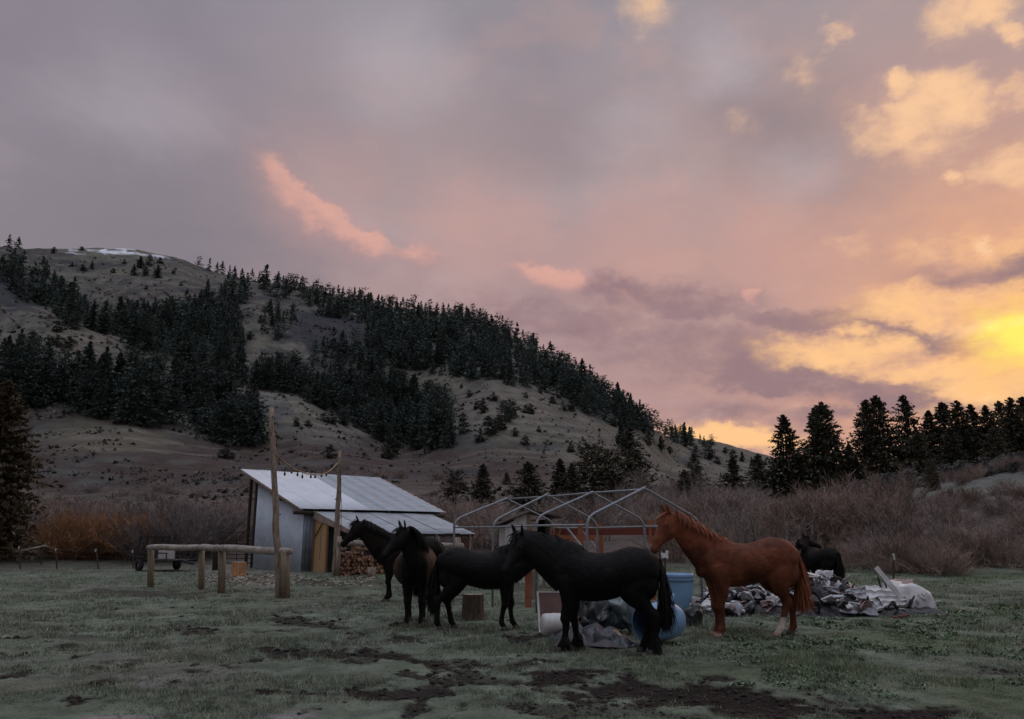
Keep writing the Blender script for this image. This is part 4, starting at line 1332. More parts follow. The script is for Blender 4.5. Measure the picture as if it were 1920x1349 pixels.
# door in the end of the lean-to
DB0, DB1, DT = 0.06, 1.12, 2.42
dx0 = LA0 + 0.05
m = MB()
m.sheet(lambda s, t: (dx0, -(DB0 + (DB1 - DB0) * s), 0.02 + (leanz(-(DB0 + (DB1 - DB0) * s)) - 0.18) * t), 4, 4)
door = m.build('door', M['osb'], shed, solid=0.03)
jam = MB().beam((dx0 - .03, -DB0 + .02, 0), (dx0 - .03, -DB0 + .02, leanz(-DB0) - .14), 0.12, 0.05, (1, 0, 0)).build('door_frame', M['lumber'], door)
MB().beam((dx0 - .03, -DB1 - .02, 0), (dx0 - .03, -DB1 - .02, leanz(-DB1) - .14), 0.13, 0.06, (1, 0, 0)).build('door_frame', M['lumber'], door)
MB().beam((dx0 - .035, -DB0 - .05, 1.62), (dx0 - .035, -DB0 - .72, leanz(-DB0 - .7) - .22), 0.03, 0.085, (1, 0, 0)).build('door_brace', M['lumber'], door)
MB().beam((dx0 - .03, -DB0, 0.06), (dx0 - .03, -DB1, 0.06), 0.04, 0.10).build('door_rail', M['lumber'], door)
m = MB()
m.tube([(dx0 - .022, -.60 + .02 * math.sin(k * 2.3), 2.0 - k * 0.19) for k in range(8)], 0.009, 4)
m.build('door_crack', M['darkwood'], door)
# lean-to posts, rear boarding, braces
for (a, b) in ((LA0 + .12, LB - .15), (3.0, LB - .15), (5.2, LB - .15), (7.3, LB - .15)):
    MB().beam((a, -b, -0.05), (a, -b, leanz(-b) - 0.03), 0.13, 0.13, (1, 0, 0)).build('lean_to_post', M['peeled'], shed)
MB().beam((LA0, -LB + .15, leanz(-LB + .15) - .09), (LA1, -LB + .15, leanz(-LB + .15) - .09), 0.09, 0.12).build('lean_to_beam', M['darkwood'], shed)
MB().beam((7.3, -LB + .15, 1.05), (6.7, -LB + .15, 1.72), 0.07, 0.07).build('lean_to_brace', M['redwood'], shed)
for k in range(12):
    a = 5.0 + k * 0.21
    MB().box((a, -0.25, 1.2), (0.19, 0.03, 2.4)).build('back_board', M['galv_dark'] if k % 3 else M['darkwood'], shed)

# firewood under the lean-to
def wood_stack(c0, c1, zb, top, n_rows, label, seed, depth=0.42):
    g = random.Random(seed)
    c0, c1 = np.array(c0), np.array(c1)
    st = empty('firewood_stack', (*(c0 * .5 + c1 * .5), zb), 0, label, 'firewood')
    L = np.linalg.norm(c1 - c0)
    ex = (c1 - c0) / L
    yaw = math.atan2(ex[1], ex[0])
    st.rotation_euler[2] = yaw
    var = []
    for k in range(12):
        mm_ = MB()
        kk = g.choice((3, 3, 4, 5, 7))
        a0 = g.random() * 6
        pr = [(math.cos(a0 + 2 * PI * i / kk) * g.uniform(.055, .12), math.sin(a0 + 2 * PI * i / kk) * g.uniform(.06, .092)) for i in range(kk)]
        mm_._add([(x, -depth / 2, z) for x, z in pr] + [(x, depth / 2, z) for x, z in pr], [tuple(range(kk))] + [tuple(range(2 * kk - 1, kk - 1, -1))] + [(i, i + kk, (i + 1) % kk + kk, (i + 1) % kk) for i in range(kk)])
        me_ = mm_.mesh('log')
        me_.materials.append(M['firewood'])
        var.append(me_)
    rows = n_rows
    for r in range(rows):
        z = 0.07 + r * (top / rows)
        nx = int(L / 0.165)
        for i in range(nx):
            x = -L / 2 + (i + .5 + .4 * (r % 2)) * L / nx + g.uniform(-.02, .02)
            if x > L / 2 or (r >= rows - 2 and g.random() < .25):
                continue
            add('log', g.choice(var), None, st, (x, g.uniform(-.09, .09), z + g.uniform(-.035, .035)), (0, g.random() * 6.3, g.uniform(-.06, .06)))
    return st


wood_stack(G(636, 1083)[:2] * 0.985, G(722, 1080)[:2] * 0.985, 0.02, 1.22, 8, 'tall stack of reddish split firewood by the pole, behind the leftmost black horse', 3)
wood_stack(P(800, 1075, 34.6)[:2], P(862, 1075, 34.8)[:2], 0.02, 1.0, 7, 'firewood stack under the right end of the lean-to', 4)
# pale log rail in front of the firewood
cr = empty('corral_rail', (0, 0, 0), 0, 'pale log rail on posts running in front of the firewood', 'fence')
MB().tube([P(634, 1018, 33.2), P(720, 1020, 33.2), P(790, 1022, 33.0), P(868, 1024, 32.6)], 0.115, 8, jit=.1).build('rail', M['railtop'], cr, smooth=True)
for (u, v0, y, r) in ((636, 1006, 33.3, .10), (697, 1064, 33.0, .17), (858, 1008, 32.7, .13)):
    p = P(u, v0, y)
    MB().tube([(p[0], p[1], -.1), (p[0], p[1], p[2])], r, 8, jit=.1).build('post', M['peeled'], cr, smooth=True)

# ------------------------------------------------------------------ poles and string lights
def pole(base, top, r0, r1, label, seed):
    g = random.Random(seed)
    o = empty('log_pole', tuple(base), 0, label, 'pole')
    d = np.array(top) - np.array(base)
    pts = [d * t + np.array([g.uniform(-.02, .02), g.uniform(-.02, .02), 0]) for t in np.linspace(-0.03, 1, 12)]
    MB().tube(pts, [r0 + (r1 - r0) * t for t in np.linspace(0, 1, 12)], 10, jit=.18).build('trunk', M['peeled'], o, smooth=True)
    for k in range(9):
        t = g.uniform(.2, .95)
        a = g.random() * 6.3
        p = d * t
        r = r0 + (r1 - r0) * t
        MB().tube([p, p + np.array([math.cos(a), math.sin(a), .35]) * (r + .05)], [.03, .018], 5).build('branch_stub', M['peeled'], o)
    return o


p1b, p1t = G(524, 1121), P(508, 765, 23.1)
p2b, p2t = P(628, 1081, 33.6), P(638, 845, 33.6)
p2b[2] = gzz(p2b)
pole(p1b, p1t, 0.112, 0.07, 'tall peeled log pole leaning left in front of the shed', 1)
pole(p2b, p2t, 0.145, 0.07, 'tall rough log pole beside the OSB door', 2)
sl = empty('string_lights', tuple(P(518, 852, 23.1)), 0, 'string of unlit bulbs sagging between the two log poles', 'string lights')
o0 = P(518, 852, 23.1)
kn = [P(518, 853, 23.1), P(532, 866, 24.0), P(552, 880, 25.6), P(575, 889, 27.6), P(600, 891, 29.8), P(618, 884, 31.6), P(634, 868, 33.4)]
MB().tube([k - o0 for k in kn], 0.022, 5).build('cord', M['cord'], sl)
for i, (u, v, y) in enumerate(((524, 868, 23.4), (534, 888, 24.2), (547, 884, 25.2), (558, 889, 26.1), (567, 893, 26.9), (583, 893, 28.3), (591, 893, 29.0), (603, 891, 30.2), (612, 889, 31.0), (625, 876, 32.5))):
    p = P(u, v, y) - o0
    s = 1 + (y - 23) * .035
    b = MB().lathe([(0.002, -.075 * s), (.028 * s, -.055 * s), (.036 * s, -.02 * s), (.022 * s, .015 * s), (.018 * s, .05 * s), (.002, .055 * s)], 8, p).build('bulb', M['glass'], sl, smooth=True)
    MB().tube([p + np.array([0, 0, .05]), p + np.array([0, 0, .05 + .13 * s])], 0.009, 4).build('socket_wire', M['rubber'], b)
w = add('wire', MB().tube([P(638, 872, 33.4), P(640, 950, 33.45), P(639, 1010, 33.45)], 0.012, 4).mesh('wire'), M['rubber'])
tag(w, 'thin cable hanging down the pole beside the door', 'cable')

# ------------------------------------------------------------------ hitching rail
hr_ = empty('hitching_rail', tuple(G(282, 1104)), 0, 'long hitching rail of round logs on stout posts at left', 'rail')
ho = G(282, 1104)
PT = []
for (u, v, vt, r) in ((283, 1104, 1024, .105), (378, 1107, 1028, .10), (416, 1113, 1028, .12), (537, 1122, 1034, .125)):
    b = G(u, v)
    t = P(u - (3 if u > 500 else 0), vt, b[1])
    PT.append((b, t))
    MB().tube([b - ho + (0, 0, -.15), (b + t) / 2 - ho, t - ho], [r, r * .97, r * .95], 12, jit=.05).build('post', M['post'], hr_, smooth=True)


def log_rail(a, b, r):
    a, b = np.array(a), np.array(b)
    n = 10
    rr = [r * (0.8 if i in (0, n) else 1.0) for i in range(n + 1)]
    MB().tube([a + (b - a) * t - ho + (0, 0, .012 * math.sin(t * 7)) for t in np.linspace(0, 1, n + 1)], rr, 12, jit=.05).build('rail', M['railtop'], hr_, smooth=True)


log_rail(P(277, 1027, 26.9), P(377, 1027, 26.1), .098)
log_rail(P(376, 1027, 26.0), P(412, 1028, 24.9), .104)
log_rail(P(410, 1028, 24.75), P(546, 1035, 22.9), .108)

# ------------------------------------------------------------------ trailer, gate, wire fence
tr = empty('utility_trailer', (*P(257, 1066, 37.0)[:2], 0), 0, 'small black utility trailer with raised mesh tailgate, behind the hitching rail', 'trailer')
o_ = np.array(tr.location)
tr.location[2] = gzz(o_)
d_ = np.array([.78, -.62, 0])
w_ = np.array([.62, .78, 0])
zb = 0.46
for s in (0.0, 1.45):
    MB().beam(w_ * s + (0, 0, zb), w_ * s + d_ * 2.5 + (0, 0, zb), .06, .09).build('side_rail', M['black_steel'], tr)
    MB().beam(w_ * s + (0, 0, zb + .33), w_ * s + d_ * 2.5 + (0, 0, zb + .33), .04, .05).build('top_rail', M['black_steel'], tr)
    for k in (0.02, 1.25, 2.48):
        MB().beam(w_ * s + d_ * k + (0, 0, zb), w_ * s + d_ * k + (0, 0, zb + .33), .04, .04, (1, 0, 0)).build('stake', M['black_steel'], tr)
    wc = w_ * (s + (.17 if s else -.17)) + d_ * .5 + (0, 0, .27)
    wh = MB().lathe([(.13, -.08), (.26, -.08), (.285, -.04), (.285, .04), (.26, .08), (.13, .08)], 20, wc, (d_, (0, 0, 1), w_)).build('tyre', M['rubber'], tr, smooth=True)
    MB().lathe([(.0, .03), (.06, .05), (.135, .02), (.14, -.02), (.0, -.03)], 14, wc, (d_, (0, 0, 1), w_)).build('rim', M['galv_pipe'], wh)
    MB().beam(wc + d_ * -.38 + (0, 0, .34), wc + d_ * .38 + (0, 0, .34), .2, .025).build('fender', M['black_steel'], tr)
m = MB()
m.sheet(lambda s, t: w_ * 1.45 * s + d_ * 2.5 * t + np.array([0, 0, zb + .02]), 1, 1)
m.build('deck', M['darkwood'], tr, solid=.03)
tg = MB().beam((0, 0, zb + .04), (0, 0, zb + 1.02), .075, .075, (1, 0, 0)).build('tailgate', M['black_steel'], tr)
for s in (.36, .72, 1.09, 1.45):
    MB().beam(w_ * s + (0, 0, zb + .04), w_ * s + (0, 0, zb + 1.02), .07, .07, (1, 0, 0)).build('tailgate_bar', M['black_steel'], tg)
for z in (zb + .05, zb + 1.02):
    MB().beam((0, 0, z), w_ * 1.45 + (0, 0, z), .075, .075).build('tailgate_bar', M['black_steel'], tg)
for k in range(12):
    MB().tube([w_ * (k + .5) * .12 + (0, 0, zb + .06), w_ * (k + .5) * .12 + (0, 0, zb + 1.0)], .006, 3).build('mesh_wire', M['black_steel'], tg)
MB().beam(w_ * .72 + d_ * 2.5 + (0, 0, zb), w_ * .72 + d_ * 3.5 + (0, 0, .35), .08, .09).build('tongue', M['black_steel'], tr)
p = o_ + d_ * 1.55 + w_ * .5
bxo = MB().box((p[0], p[1], float(tr.location[2]) + zb + .04 + .29), (.60, .45, .56), rz=-.55).build('white_box', M['white_paint'], None, bevel=.03)
tag(bxo, 'white box standing on the black trailer', 'box')

gp = P(403, 1070, 37.5)
o = MB().tube([(gp[0], gp[1], -.1), (gp[0] - .02, gp[1], 1.2), (*P(402, 986, 37.5)[:2], P(402, 986, 37.5)[2])], [.14, .13, .12], 8, jit=.12).build('gate_post', M['darkwood'], None, smooth=True)
tag(o, 'dark weathered gate post behind the hitching rail', 'post')
gt = empty('tube_gate', (*P(411, 1058, 38.5)[:2], 0.1), 0, 'rusty tubular farm gate between dark post and shed', 'gate')
go = np.array(gt.location)
g0, g1 = P(412, 1058, 38.5), P(476, 1058, 40.0)
for v in (998, 1014, 1028, 1040, 1048, 1056):
    a, b = P(412 + (3 if v == 998 else 0), v, 38.5), P(475, v, 40.0)
    MB().tube([a - go, b - go], .022, 6).build('bar', M['rusty_steel'], gt)
for f in (0.0, 0.5, 1.0):
    a, b = P(412 + 63 * f, 999, 38.5 + 1.5 * f), P(412 + 63 * f, 1057, 38.5 + 1.5 * f)
    MB().tube([a - go, b - go], .022, 6).build('upright', M['rusty_steel'], gt)
wf = empty('wire_fence', (*P(105, 1070, 38.5)[:2], 0.1), 0, 'wire fence on thin steel posts at the left edge', 'fence')
wo_ = np.array(wf.location)
tops = []
for (u0, v0, u1, v1) in ((38, 1073, 36, 1025), (107, 1071, 105, 1029), (185, 1073, 180, 1030), (-25, 1073, -27, 1026), (250, 1072, 249, 1032)):
    y = 38.5
    a, b = P(u0, v0, y), P(u1, v1, y)
    a[2] = gzz(a) - .1
    pst = MB().beam(a - wo_, b - wo_, .05, .05, (1, 0, 0)).build('post', M['rusty_steel'], wf)
    MB().beam(b - wo_ - (0, 0, .12), b - wo_ + (0, 0, .01), .056, .056, (1, 0, 0)).build('post_tip', M['white_paint'], pst)
    tops.append((u1, a, b))
tops.sort(key=lambda q: q[0])
for f in (.35, .65, .92):
    MB().tube([q[1] + (q[2] - q[1]) * f - wo_ for q in tops], .006, 3).build('wire', M['rusty_steel'], wf)
o = MB().tube([P(30, 1035, 41), P(60, 1029, 41), P(87, 1023, 41.5)], [.05, .045, .04], 7).build('leaning_rail', M['railtop'], None, smooth=True)
tag(o, 'thin pale rail slanting behind the wire fence', 'rail')
o = MB().tube([P(78, 1026, 41.4) , P(77, 1070, 41.4)], .045, 6).build('rail_prop', M['darkwood'], None)
tag(o, 'short dark stake propping the slanting rail', 'stake')

# chopping block and chips
def block(name, u, v, r, h, mat, label, cat, y=None, split=0):
    b = G(u, v) if y is None else P(u, v, y)
    b[2] = gzz(b)
    g = random.Random(int(u))
    m = MB()
    ring = [(1.12, -.05), (1.05, .0), (1.0, .35), (.96, .8), (.95, 1.0)]
    n = 22
    jit = [1 + .09 * math.sin(k * 1.7) + .05 * g.uniform(-1, 1) for k in range(n)]
    vs, fs = [], []
    for (rr, zz) in ring:
        for j in range(n):
            a = 2 * PI * j / n
            vs.append((rr * r * jit[j] * math.cos(a), rr * r * jit[j] * math.sin(a), zz * h))
    for i in range(len(ring) - 1):
        for j in range(n):
            fs.append((i * n + j, i * n + (j + 1) % n, (i + 1) * n + (j + 1) % n, (i + 1) * n + j))
    m._add(vs, fs)
    o = empty(name, tuple(b), 0, label, cat)
    m.build('bark', M[mat], o, smooth=True)
    m = MB()
    m._add([(x, y_, z) for (x, y_, z) in vs[-n:]] + [(0, 0, h * 1.01)], [(j, (j + 1) % n, n) for j in range(n)])
    m.build('cut_top', M['rail'] if split else M['chips'], o)
    return o


block('chopping_block', 447, 1084, .27, .55, 'splitwood', 'orange split-scarred chopping block among wood chips', 'stump', 33.2)
M['straw'] = material('straw', (0.135, 0.10, 0.072), (0.05, 0.037, 0.028), 10, rough=0.9, bump=0.9, bscale=16, stretch=(5, 5, .7))
block('tree_stump', 887, 1162, .215, .50, 'straw', 'brown bark-covered stump behind the black horse\'s hind legs', 'stump', 17.2)
gch = np.random.default_rng(5)
n = 900
cu = np.concatenate([gch.normal(470, 45, n // 2), gch.uniform(380, 700, n // 2)])
cv = np.concatenate([1083 + np.abs(gch.normal(0, 6, n // 2)), 1086 + gch.random(n // 2) * 14])
pts = np.array([G(a, b) for a, b in zip(cu, cv)])
pts[:, 2] = ground_z(pts[:, 0], pts[:, 1]) + .012
ang = gch.uniform(0, 6.3, n)
s1, s2 = gch.uniform(.02, .09, n), gch.uniform(.01, .035, n)
ex_ = np.stack([np.cos(ang) * s1, np.sin(ang) * s1, gch.uniform(-.01, .02, n)], -1)
ey_ = np.stack([-np.sin(ang) * s2, np.cos(ang) * s2, gch.uniform(0, .03, n)], -1)
vv = np.stack([pts - ex_ - ey_, pts + ex_ - ey_, pts + ex_ + ey_, pts - ex_ + ey_], 1).reshape(-1, 3)
o = add('wood_chips', mesh_arrays('wood_chips', vv, np.arange(n * 4).reshape(-1, 4)), M['chips'])
tag(o, 'pale wood chips scattered on the ground before the shed', 'wood chips', kind='stuff')

# ------------------------------------------------------------------ carport frame
cp = empty('carport_frame', (1.575, 17.0, 0), 0.587, 'bare galvanized pipe frame of a carport with four arches', 'carport')
CW, BY, EH, AH = 3.349, (0, 1.844, 3.701, 5.651), 2.08, 2.745
lean = (0, .0, .0, .0)


def bend(a, b, c, r=.28, n=6):
    """Points of a rounded corner at b between a and c."""
    a, b, c = map(np.asarray, (a, b, c))
    p, q_ = b + unit(a - b) * r, b + unit(c - b) * r
    return [p * (1 - t) ** 2 + b * 2 * t * (1 - t) + q_ * t * t for t in np.linspace(0, 1, n)]


for i, yb in enumerate(BY):
    L0, L1, A_, R1, R0 = (np.array(q, float) for q in ((0, yb, -.05), (0, yb, EH), (CW / 2, yb, AH), (CW, yb, EH), (CW, yb, -.05)))
    sg = (.0, .03, -.02, .04)[i]
    L1[2] += sg
    A_[2] += -sg * .5
    pts = [L0] + bend(L0, L1, A_, .26) + bend(L1, A_, R1, .07, 4) + bend(A_, R1, R0, .26) + [R0]
    ar = MB().tube(pts, .029, 8).build('arch', M['galv_pipe'], cp, smooth=True)
    for q_, t_ in ((L1, L0), (A_, L1), (R1, R0)):
        c_ = q_ + unit(t_ - q_) * (.16 if q_ is not A_ else .03)
        MB().tube([c_ - unit(t_ - q_) * .06, c_ + unit(t_ - q_) * .06], .036, 8).build('sleeve', M['galv_pipe'], ar)
for (x, z) in ((0, EH - .16), (CW / 2, AH - .03), (CW, EH - .16)):
    MB().tube([(x, BY[0], z), (x, BY[1], z + .008), (x, BY[2], z - .012), (x, BY[3], z)], .023, 8).build('purlin', M['galv_pipe'], cp, smooth=True)
for (x, y0, y1) in ((0, BY[0], BY[1]), (CW, BY[2], BY[3])):
    MB().tube([(x, y0, 1.35), (x, y0 + .75, EH - .16)], .018, 6).build('brace', M['galv_pipe'], cp)

# ------------------------------------------------------------------ chicken coop
ck = empty('chicken_coop', (*P(990, 1010, 27.0)[:2], 0), 0.18, 'small white chicken coop on legs with sloping dark roof', 'coop')
cw0 = MB()
X0, X1 = -.78, .85
zl, zh = 1.35, 2.42
MB()._add([(X0, 0, zl), (-.05, 0, zl), (-.05, 0, 2.40), (X0, 0, 2.05), (X0, -.04, zl), (-.05, -.04, zl), (-.05, -.04, 2.40), (X0, -.04, 2.05)],
          [(0, 1, 2, 3), (4, 7, 6, 5), (0, 4, 5, 1), (1, 5, 6, 2), (2, 6, 7, 3), (3, 7, 4, 0)]).build('front_wall', M['coop_wall'], ck)
MB().box((X0 + .02, .6, 1.7), (.04, 1.2, .72)).build('side_wall', M['coop_wall'], ck)
MB().box((X1, .6, 1.8), (.04, 1.2, .9)).build('side_wall', M['coop_wall'], ck)
MB().box((.03, 1.22, 1.8), (X1 - X0, .04, .9)).build('back_wall', M['darkwood'], ck)
MB().box((.03, .6, zl - .03), (X1 - X0, 1.24, .05)).build('floor', M['darkwood'], ck)
MB().box((.02, -.01, 1.92), (.13, .08, .98)).build('corner_post', M['rail'], ck)
MB().box((.80, -.01, 1.80), (.10, .07, .80)).build('corner_post', M['lumber'], ck)
MB().box((.42, -.02, 1.46), (.70, .05, .18)).build('nest_board', M['orangewood'], ck)
MB().beam((X0 - .3, .58, 2.04), (.15, .58, 2.52), 1.55, .05).build('roof_panel', M['darkwood'], ck)
MB().beam((.12, .58, 2.52), (1.1, .58, 2.30), 1.55, .05).build('roof_panel', M['darkwood'], ck)
for (x, y) in ((X0 + .05, .03), (X1 - .05, .03), (X0 + .05, 1.17), (X1 - .05, 1.17)):
    MB().beam((x, y, -.1), (x, y, zl), .09, .09, (1, 0, 0)).build('leg', M['rail'], ck)

# ------------------------------------------------------------------ red timber frame
rt = empty('timber_frame', (*P(1110, 1130, 22.0)[:2], 0), 0, 'dark red painted timber frame with posts and beams inside the carport', 'timber frame')
ro = np.array(rt.location)


def tpost(u, vt, y, w, mat, vb=None):
    t = P(u, vt, y)
    MB().beam(np.array([t[0], t[1], -.05]) - ro, t - ro, w, w, (1, 0, 0)).build('post', M[mat], rt)


tpost(1088, 976, 21.6, .13, 'orangewood')
tpost(1126, 982, 23.4, .12, 'orangewood')
tpost(1220, 976, 21.8, .13, 'orangewood')
tpost(1041, 984, 24.0, .11, 'lumber')
tpost(1000, 977, 22.6, .16, 'rail')
tpost(990, 1062, 20.2, .16, 'orangewood')
MB().beam(P(1036, 998, 23.6) - ro, P(1229, 996, 21.7) - ro, .06, .20).build('beam', M['redwood'], rt)
MB().beam(P(1010, 1009, 20.9) - ro, P(1116, 1009, 20.4) - ro, .16, .14).build('beam', M['orangewood'], rt)
MB().beam(P(980, 1064, 20.2) - ro, P(1006, 1064, 20.1) - ro, .30, .10).build('shelf_board', M['orangewood'], rt)
MB().beam(P(1052, 990, 23.3) - ro, P(1040, 1040, 23.4) - ro, .05, .05).build('brace', M['lumber'], rt)
for (u, y) in ((1001, 20.6), (1009, 20.7), (1017, 20.8)):
    t = P(u, 1068, y)
    MB().tube([np.array([t[0], t[1], 0]) - ro, t - ro], .008, 4).build('wire_bar', M['galv_pipe'], rt)

# ------------------------------------------------------------------ barrels, tarp, bags
def drum_axes(d):
    d = unit(d)
    s = unit(np.cross(d, (0, 0, 1))) if abs(d[2]) < .95 else np.array([1.0, 0, 0])
    return (s, np.cross(d, s), d)


b = P(1276, 1147, 19.3)
b[2] = gzz(b)
dr = empty('blue_drum', tuple(b), 0, 'upright blue plastic drum with ribbed lid, behind the fallen one', 'drum')
R_ = .325
MB().lathe([(.0, 0), (R_ * .88, 0), (R_ * .9, .02), (R_ * .97, .40), (R_, .66), (R_ * 1.0, .68)], 36).build('body', M['blue_plastic'], dr, smooth=True)
ld = MB().lathe([(R_ * 1.0, .655), (R_ * 1.06, .655), (R_ * 1.06, .72), (R_ * 1.03, .735), (R_ * 1.05, .745), (R_ * 1.05, .80), (R_ * 1.0, .825), (R_ * .92, .83), (R_ * .90, .80), (0, .80)], 36).build('lid', M['blue_plastic'], dr, smooth=True)
MB().lathe([(R_ * 1.062, .728), (R_ * 1.075, .735), (R_ * 1.062, .742)], 36).build('lid_ring', M['blue_dark'], ld)

c = P(1212, 1180, 13.35)
tgt_ = P(1286, 1174, 13.9)
ax = unit(np.array([tgt_[0] - c[0], tgt_[1] - c[1] + .12, 0]))
R_ = .30
fb = empty('blue_barrel', (c[0], c[1], gzz(c)), 0, 'pale blue plastic barrel lying on its side, open end toward the black horse', 'barrel')
A_ = drum_axes(ax)
zc_ = R_ + .02
MB().lathe([(R_ * .97, 0), (R_, .0), (R_ * 1.02, .03), (R_, .07), (R_ * 1.0, .38), (R_ * .99, .52), (R_ * .93, .66), (R_ * .78, .75), (R_ * .5, .80), (0, .81)], 36, (0, 0, zc_), A_).build('shell', M['blue_plastic'], fb, smooth=True)
MB().lathe([(R_ * .97, 0), (R_ * .965, .04), (R_ * .95, .5), (R_ * .85, .68), (0, .72)], 36, (0, 0, zc_), A_).build('inside', M['blue_dark'], fb, smooth=True)
MB().lathe([(R_ * 1.0, .335), (R_ * 1.035, .35), (R_ * 1.035, .37), (R_ * 1.0, .385)], 36, (0, 0, zc_), A_).build('hoop', M['blue_plastic'], fb, smooth=True)
hb_ = np.array([0, 0, zc_]) + ax * .60 + np.array([0, 0, R_ * .9])
MB().beam(hb_, hb_ + ax * .10 + np.array([0, 0, .15]), .15, .06).build('spout', M['blue_plastic'], fb, bevel=.02)

c = P(1016, 1170, 14.4)
wb = empty('white_barrel', (c[0], c[1], gzz(c)), 0, 'small white plastic barrel lying behind the black horse\'s front legs', 'barrel')
ax = unit((1, .25, 0))
MB().lathe([(0, 0), (.13, .0), (.185, .03), (.195, .08), (.195, .5), (.18, .55), (0, .56)], 28, (0, 0, .20), drum_axes(ax)).build('shell', M['white_plastic'], wb, smooth=True)
MB().lathe([(.194, .2), (.202, .22), (.194, .24)], 28, (0, 0, .20), drum_axes(ax)).build('rib', M['white_plastic'], wb, smooth=True)

pb = empty('brown_panel', (*P(1010, 1180, 15.0)[:2], 0), 0, 'brown panel with pale metal edge propped behind the white barrel', 'panel')
po = np.array(pb.location)
a0, a1, a2, a3 = P(1013, 1190, 15.0), P(1100, 1190, 15.3), P(1098, 1112, 15.7), P(1008, 1110, 15.4)
MB()._add([q - po for q in (a0, a1, a2, a3)] + [q - po + np.array([0, .05, 0]) for q in (a0, a1, a2, a3)], [(0, 1, 2, 3), (7, 6, 5, 4), (0, 4, 5, 1), (1, 5, 6, 2), (2, 6, 7, 3), (3, 7, 4, 0)]).build('board', M['brown_board'], pb)
MB().beam(a0 - po, a3 - po, .04, .03, (0, 1, 0)).build('edge_strip', M['white_paint'], pb)
MB().beam(a3 - po, a2 - po, .03, .035, (0, 1, 0)).build('edge_strip', M['white_paint'], pb)


def crumple(name, fn, nu, nv, amp, sc, mat, seed, label=None, cat=None, group=None, parent=None, solid=.008, ridged=True, smooth=False):
    """Folded sheet: fn(s,t) gives the smooth surface; ridged noise folds it."""
    s, t = np.meshgrid(np.linspace(0, 1, nu + 1), np.linspace(0, 1, nv + 1), indexing='ij')
    p = np.array([[fn(a, b_) for a, b_ in zip(ra, rb)] for ra, rb in zip(s, t)], float)
    f = p.reshape(-1, 3)
    k = np.stack([fbm(f[:, 0] + seed * 3.1, f[:, 1], f[:, 2] + j * 9.7, sc, 3, .5) for j in range(3)], -1) - .5
    if ridged:
        k[:, 2] = .5 - np.abs(k[:, 2]) * 3.2
        k[:, :2] = np.abs(k[:, :2]) * 2 - .25
    f = f + k * amp
    idx_ = np.arange((nu + 1) * (nv + 1)).reshape(nu + 1, nv + 1)
    qd = np.stack([idx_[:-1, :-1], idx_[1:, :-1], idx_[1:, 1:], idx_[:-1, 1:]], -1).reshape(-1, 4)
    o = add(name, mesh_arrays(name, f, qd, smooth=smooth), M[mat], parent)
    if solid:
        md = o.modifiers.new('thickness', 'SOLIDIFY')
        md.thickness = solid
        md.offset = 0
    if label:
        tag(o, label, cat, group)
    return o


# grey tarp: a low rumpled heap between barrel and horse
tA, tB = G(1040, 1206), G(1200, 1208)


def tarp_fn(s, t):
    x = tA[0] + (tB[0] - tA[0]) * s - .05
    y = 12.9 + 1.9 * t + .15 * math.sin(s * 7)
    edge = min(1, 5 * min(s, 1 - s, t + .04, 1.02 - t))
    h = .02 + .15 * math.sin(PI * min(1, t * 1.0)) * (0.55 + .45 * math.sin(PI * s)) * (.8 + .3 * math.sin(s * 9 + t * 5))
    n_ = float(fbm(s * 2.0, t * 2.0, 4.0, 1.6, 3, .5))
    f1 = abs(math.sin(6.0 * s + 9.0 * t + 9 * n_)) ** .7
    f2 = abs(math.sin(13.0 * s - 4.0 * t + 7 * n_)) ** .8
    return (x, y, max(.012, edge * (h + .095 * f1 + .06 * f2 - .055)))


crumple('tarp', tarp_fn, 110, 96, .025, 5.0, 'tarp', 3, 'rumpled dark grey tarp spread on the grass under the black horse', 'tarp', solid=.006, smooth=True)


def bag_fn(c, rx, ry, rz, tilt=0.0):
    def f(s, t):
        a, b_ = s * 2 * PI, (t - .5) * PI * .99
        x, y, z = rx * math.cos(a) * math.cos(b_), ry * math.sin(a) * math.cos(b_), rz * math.sin(b_)
        return (c[0] + x + tilt * z, c[1] + y, c[2] + max(z, -rz * .65))
    return f


c = P(1160, 1140, 14.7)
crumple('rubbish_bag', bag_fn((c[0], c[1], .34), .36, .32, .40, .15), 44, 30, .20, 3.4, 'paletarp', 5, 'grey-green plastic sack slumped on the tarp behind the black horse', 'bag', solid=0)
c = P(1118, 1145, 14.5)
crumple('rubbish_bag', bag_fn((c[0], c[1], .28), .30, .30, .34, -.1), 40, 28, .20, 4.0, 'blackbag', 8, 'glossy black plastic sack beside the grey-green one', 'bag', solid=0)
c = P(1300, 1165, 16.0)
crumple('rubbish_bag', bag_fn((c[0], c[1], .15), .20, .20, .24, .3), 30, 22, .13, 5.0, 'blackbag', 12, 'small black plastic sack on the grass right of the blue barrel', 'bag', solid=0)
c = P(1236, 1135, 15.6)
crumple('rubbish_bag', bag_fn((c[0], c[1], .22), .27, .22, .26, .1), 30, 22, .14, 5.0, 'blackbag', 14, 'dark plastic sack between the two blue containers', 'bag', solid=0)
crumple('white_sheet', lambda s, t: P(1080 + 120 * s, 1150 - 30 * t, 15.9 + .2 * s), 20, 8, .10, 3.0, 'white_plastic', 21, 'pale plastic sheet lying behind the sacks', 'plastic sheet', solid=.005)
crumple('white_sheet', lambda s, t: P(1296 + 16 * s, 1120 + 26 * t, 19.0), 8, 8, .06, 4.0, 'white_plastic', 22, 'white plastic scrap right of the upright blue drum', 'plastic sheet', solid=.005)

# ------------------------------------------------------------------ burnt scrap heap
hx0, hx1 = G(1308, 1135), G(1748, 1152)


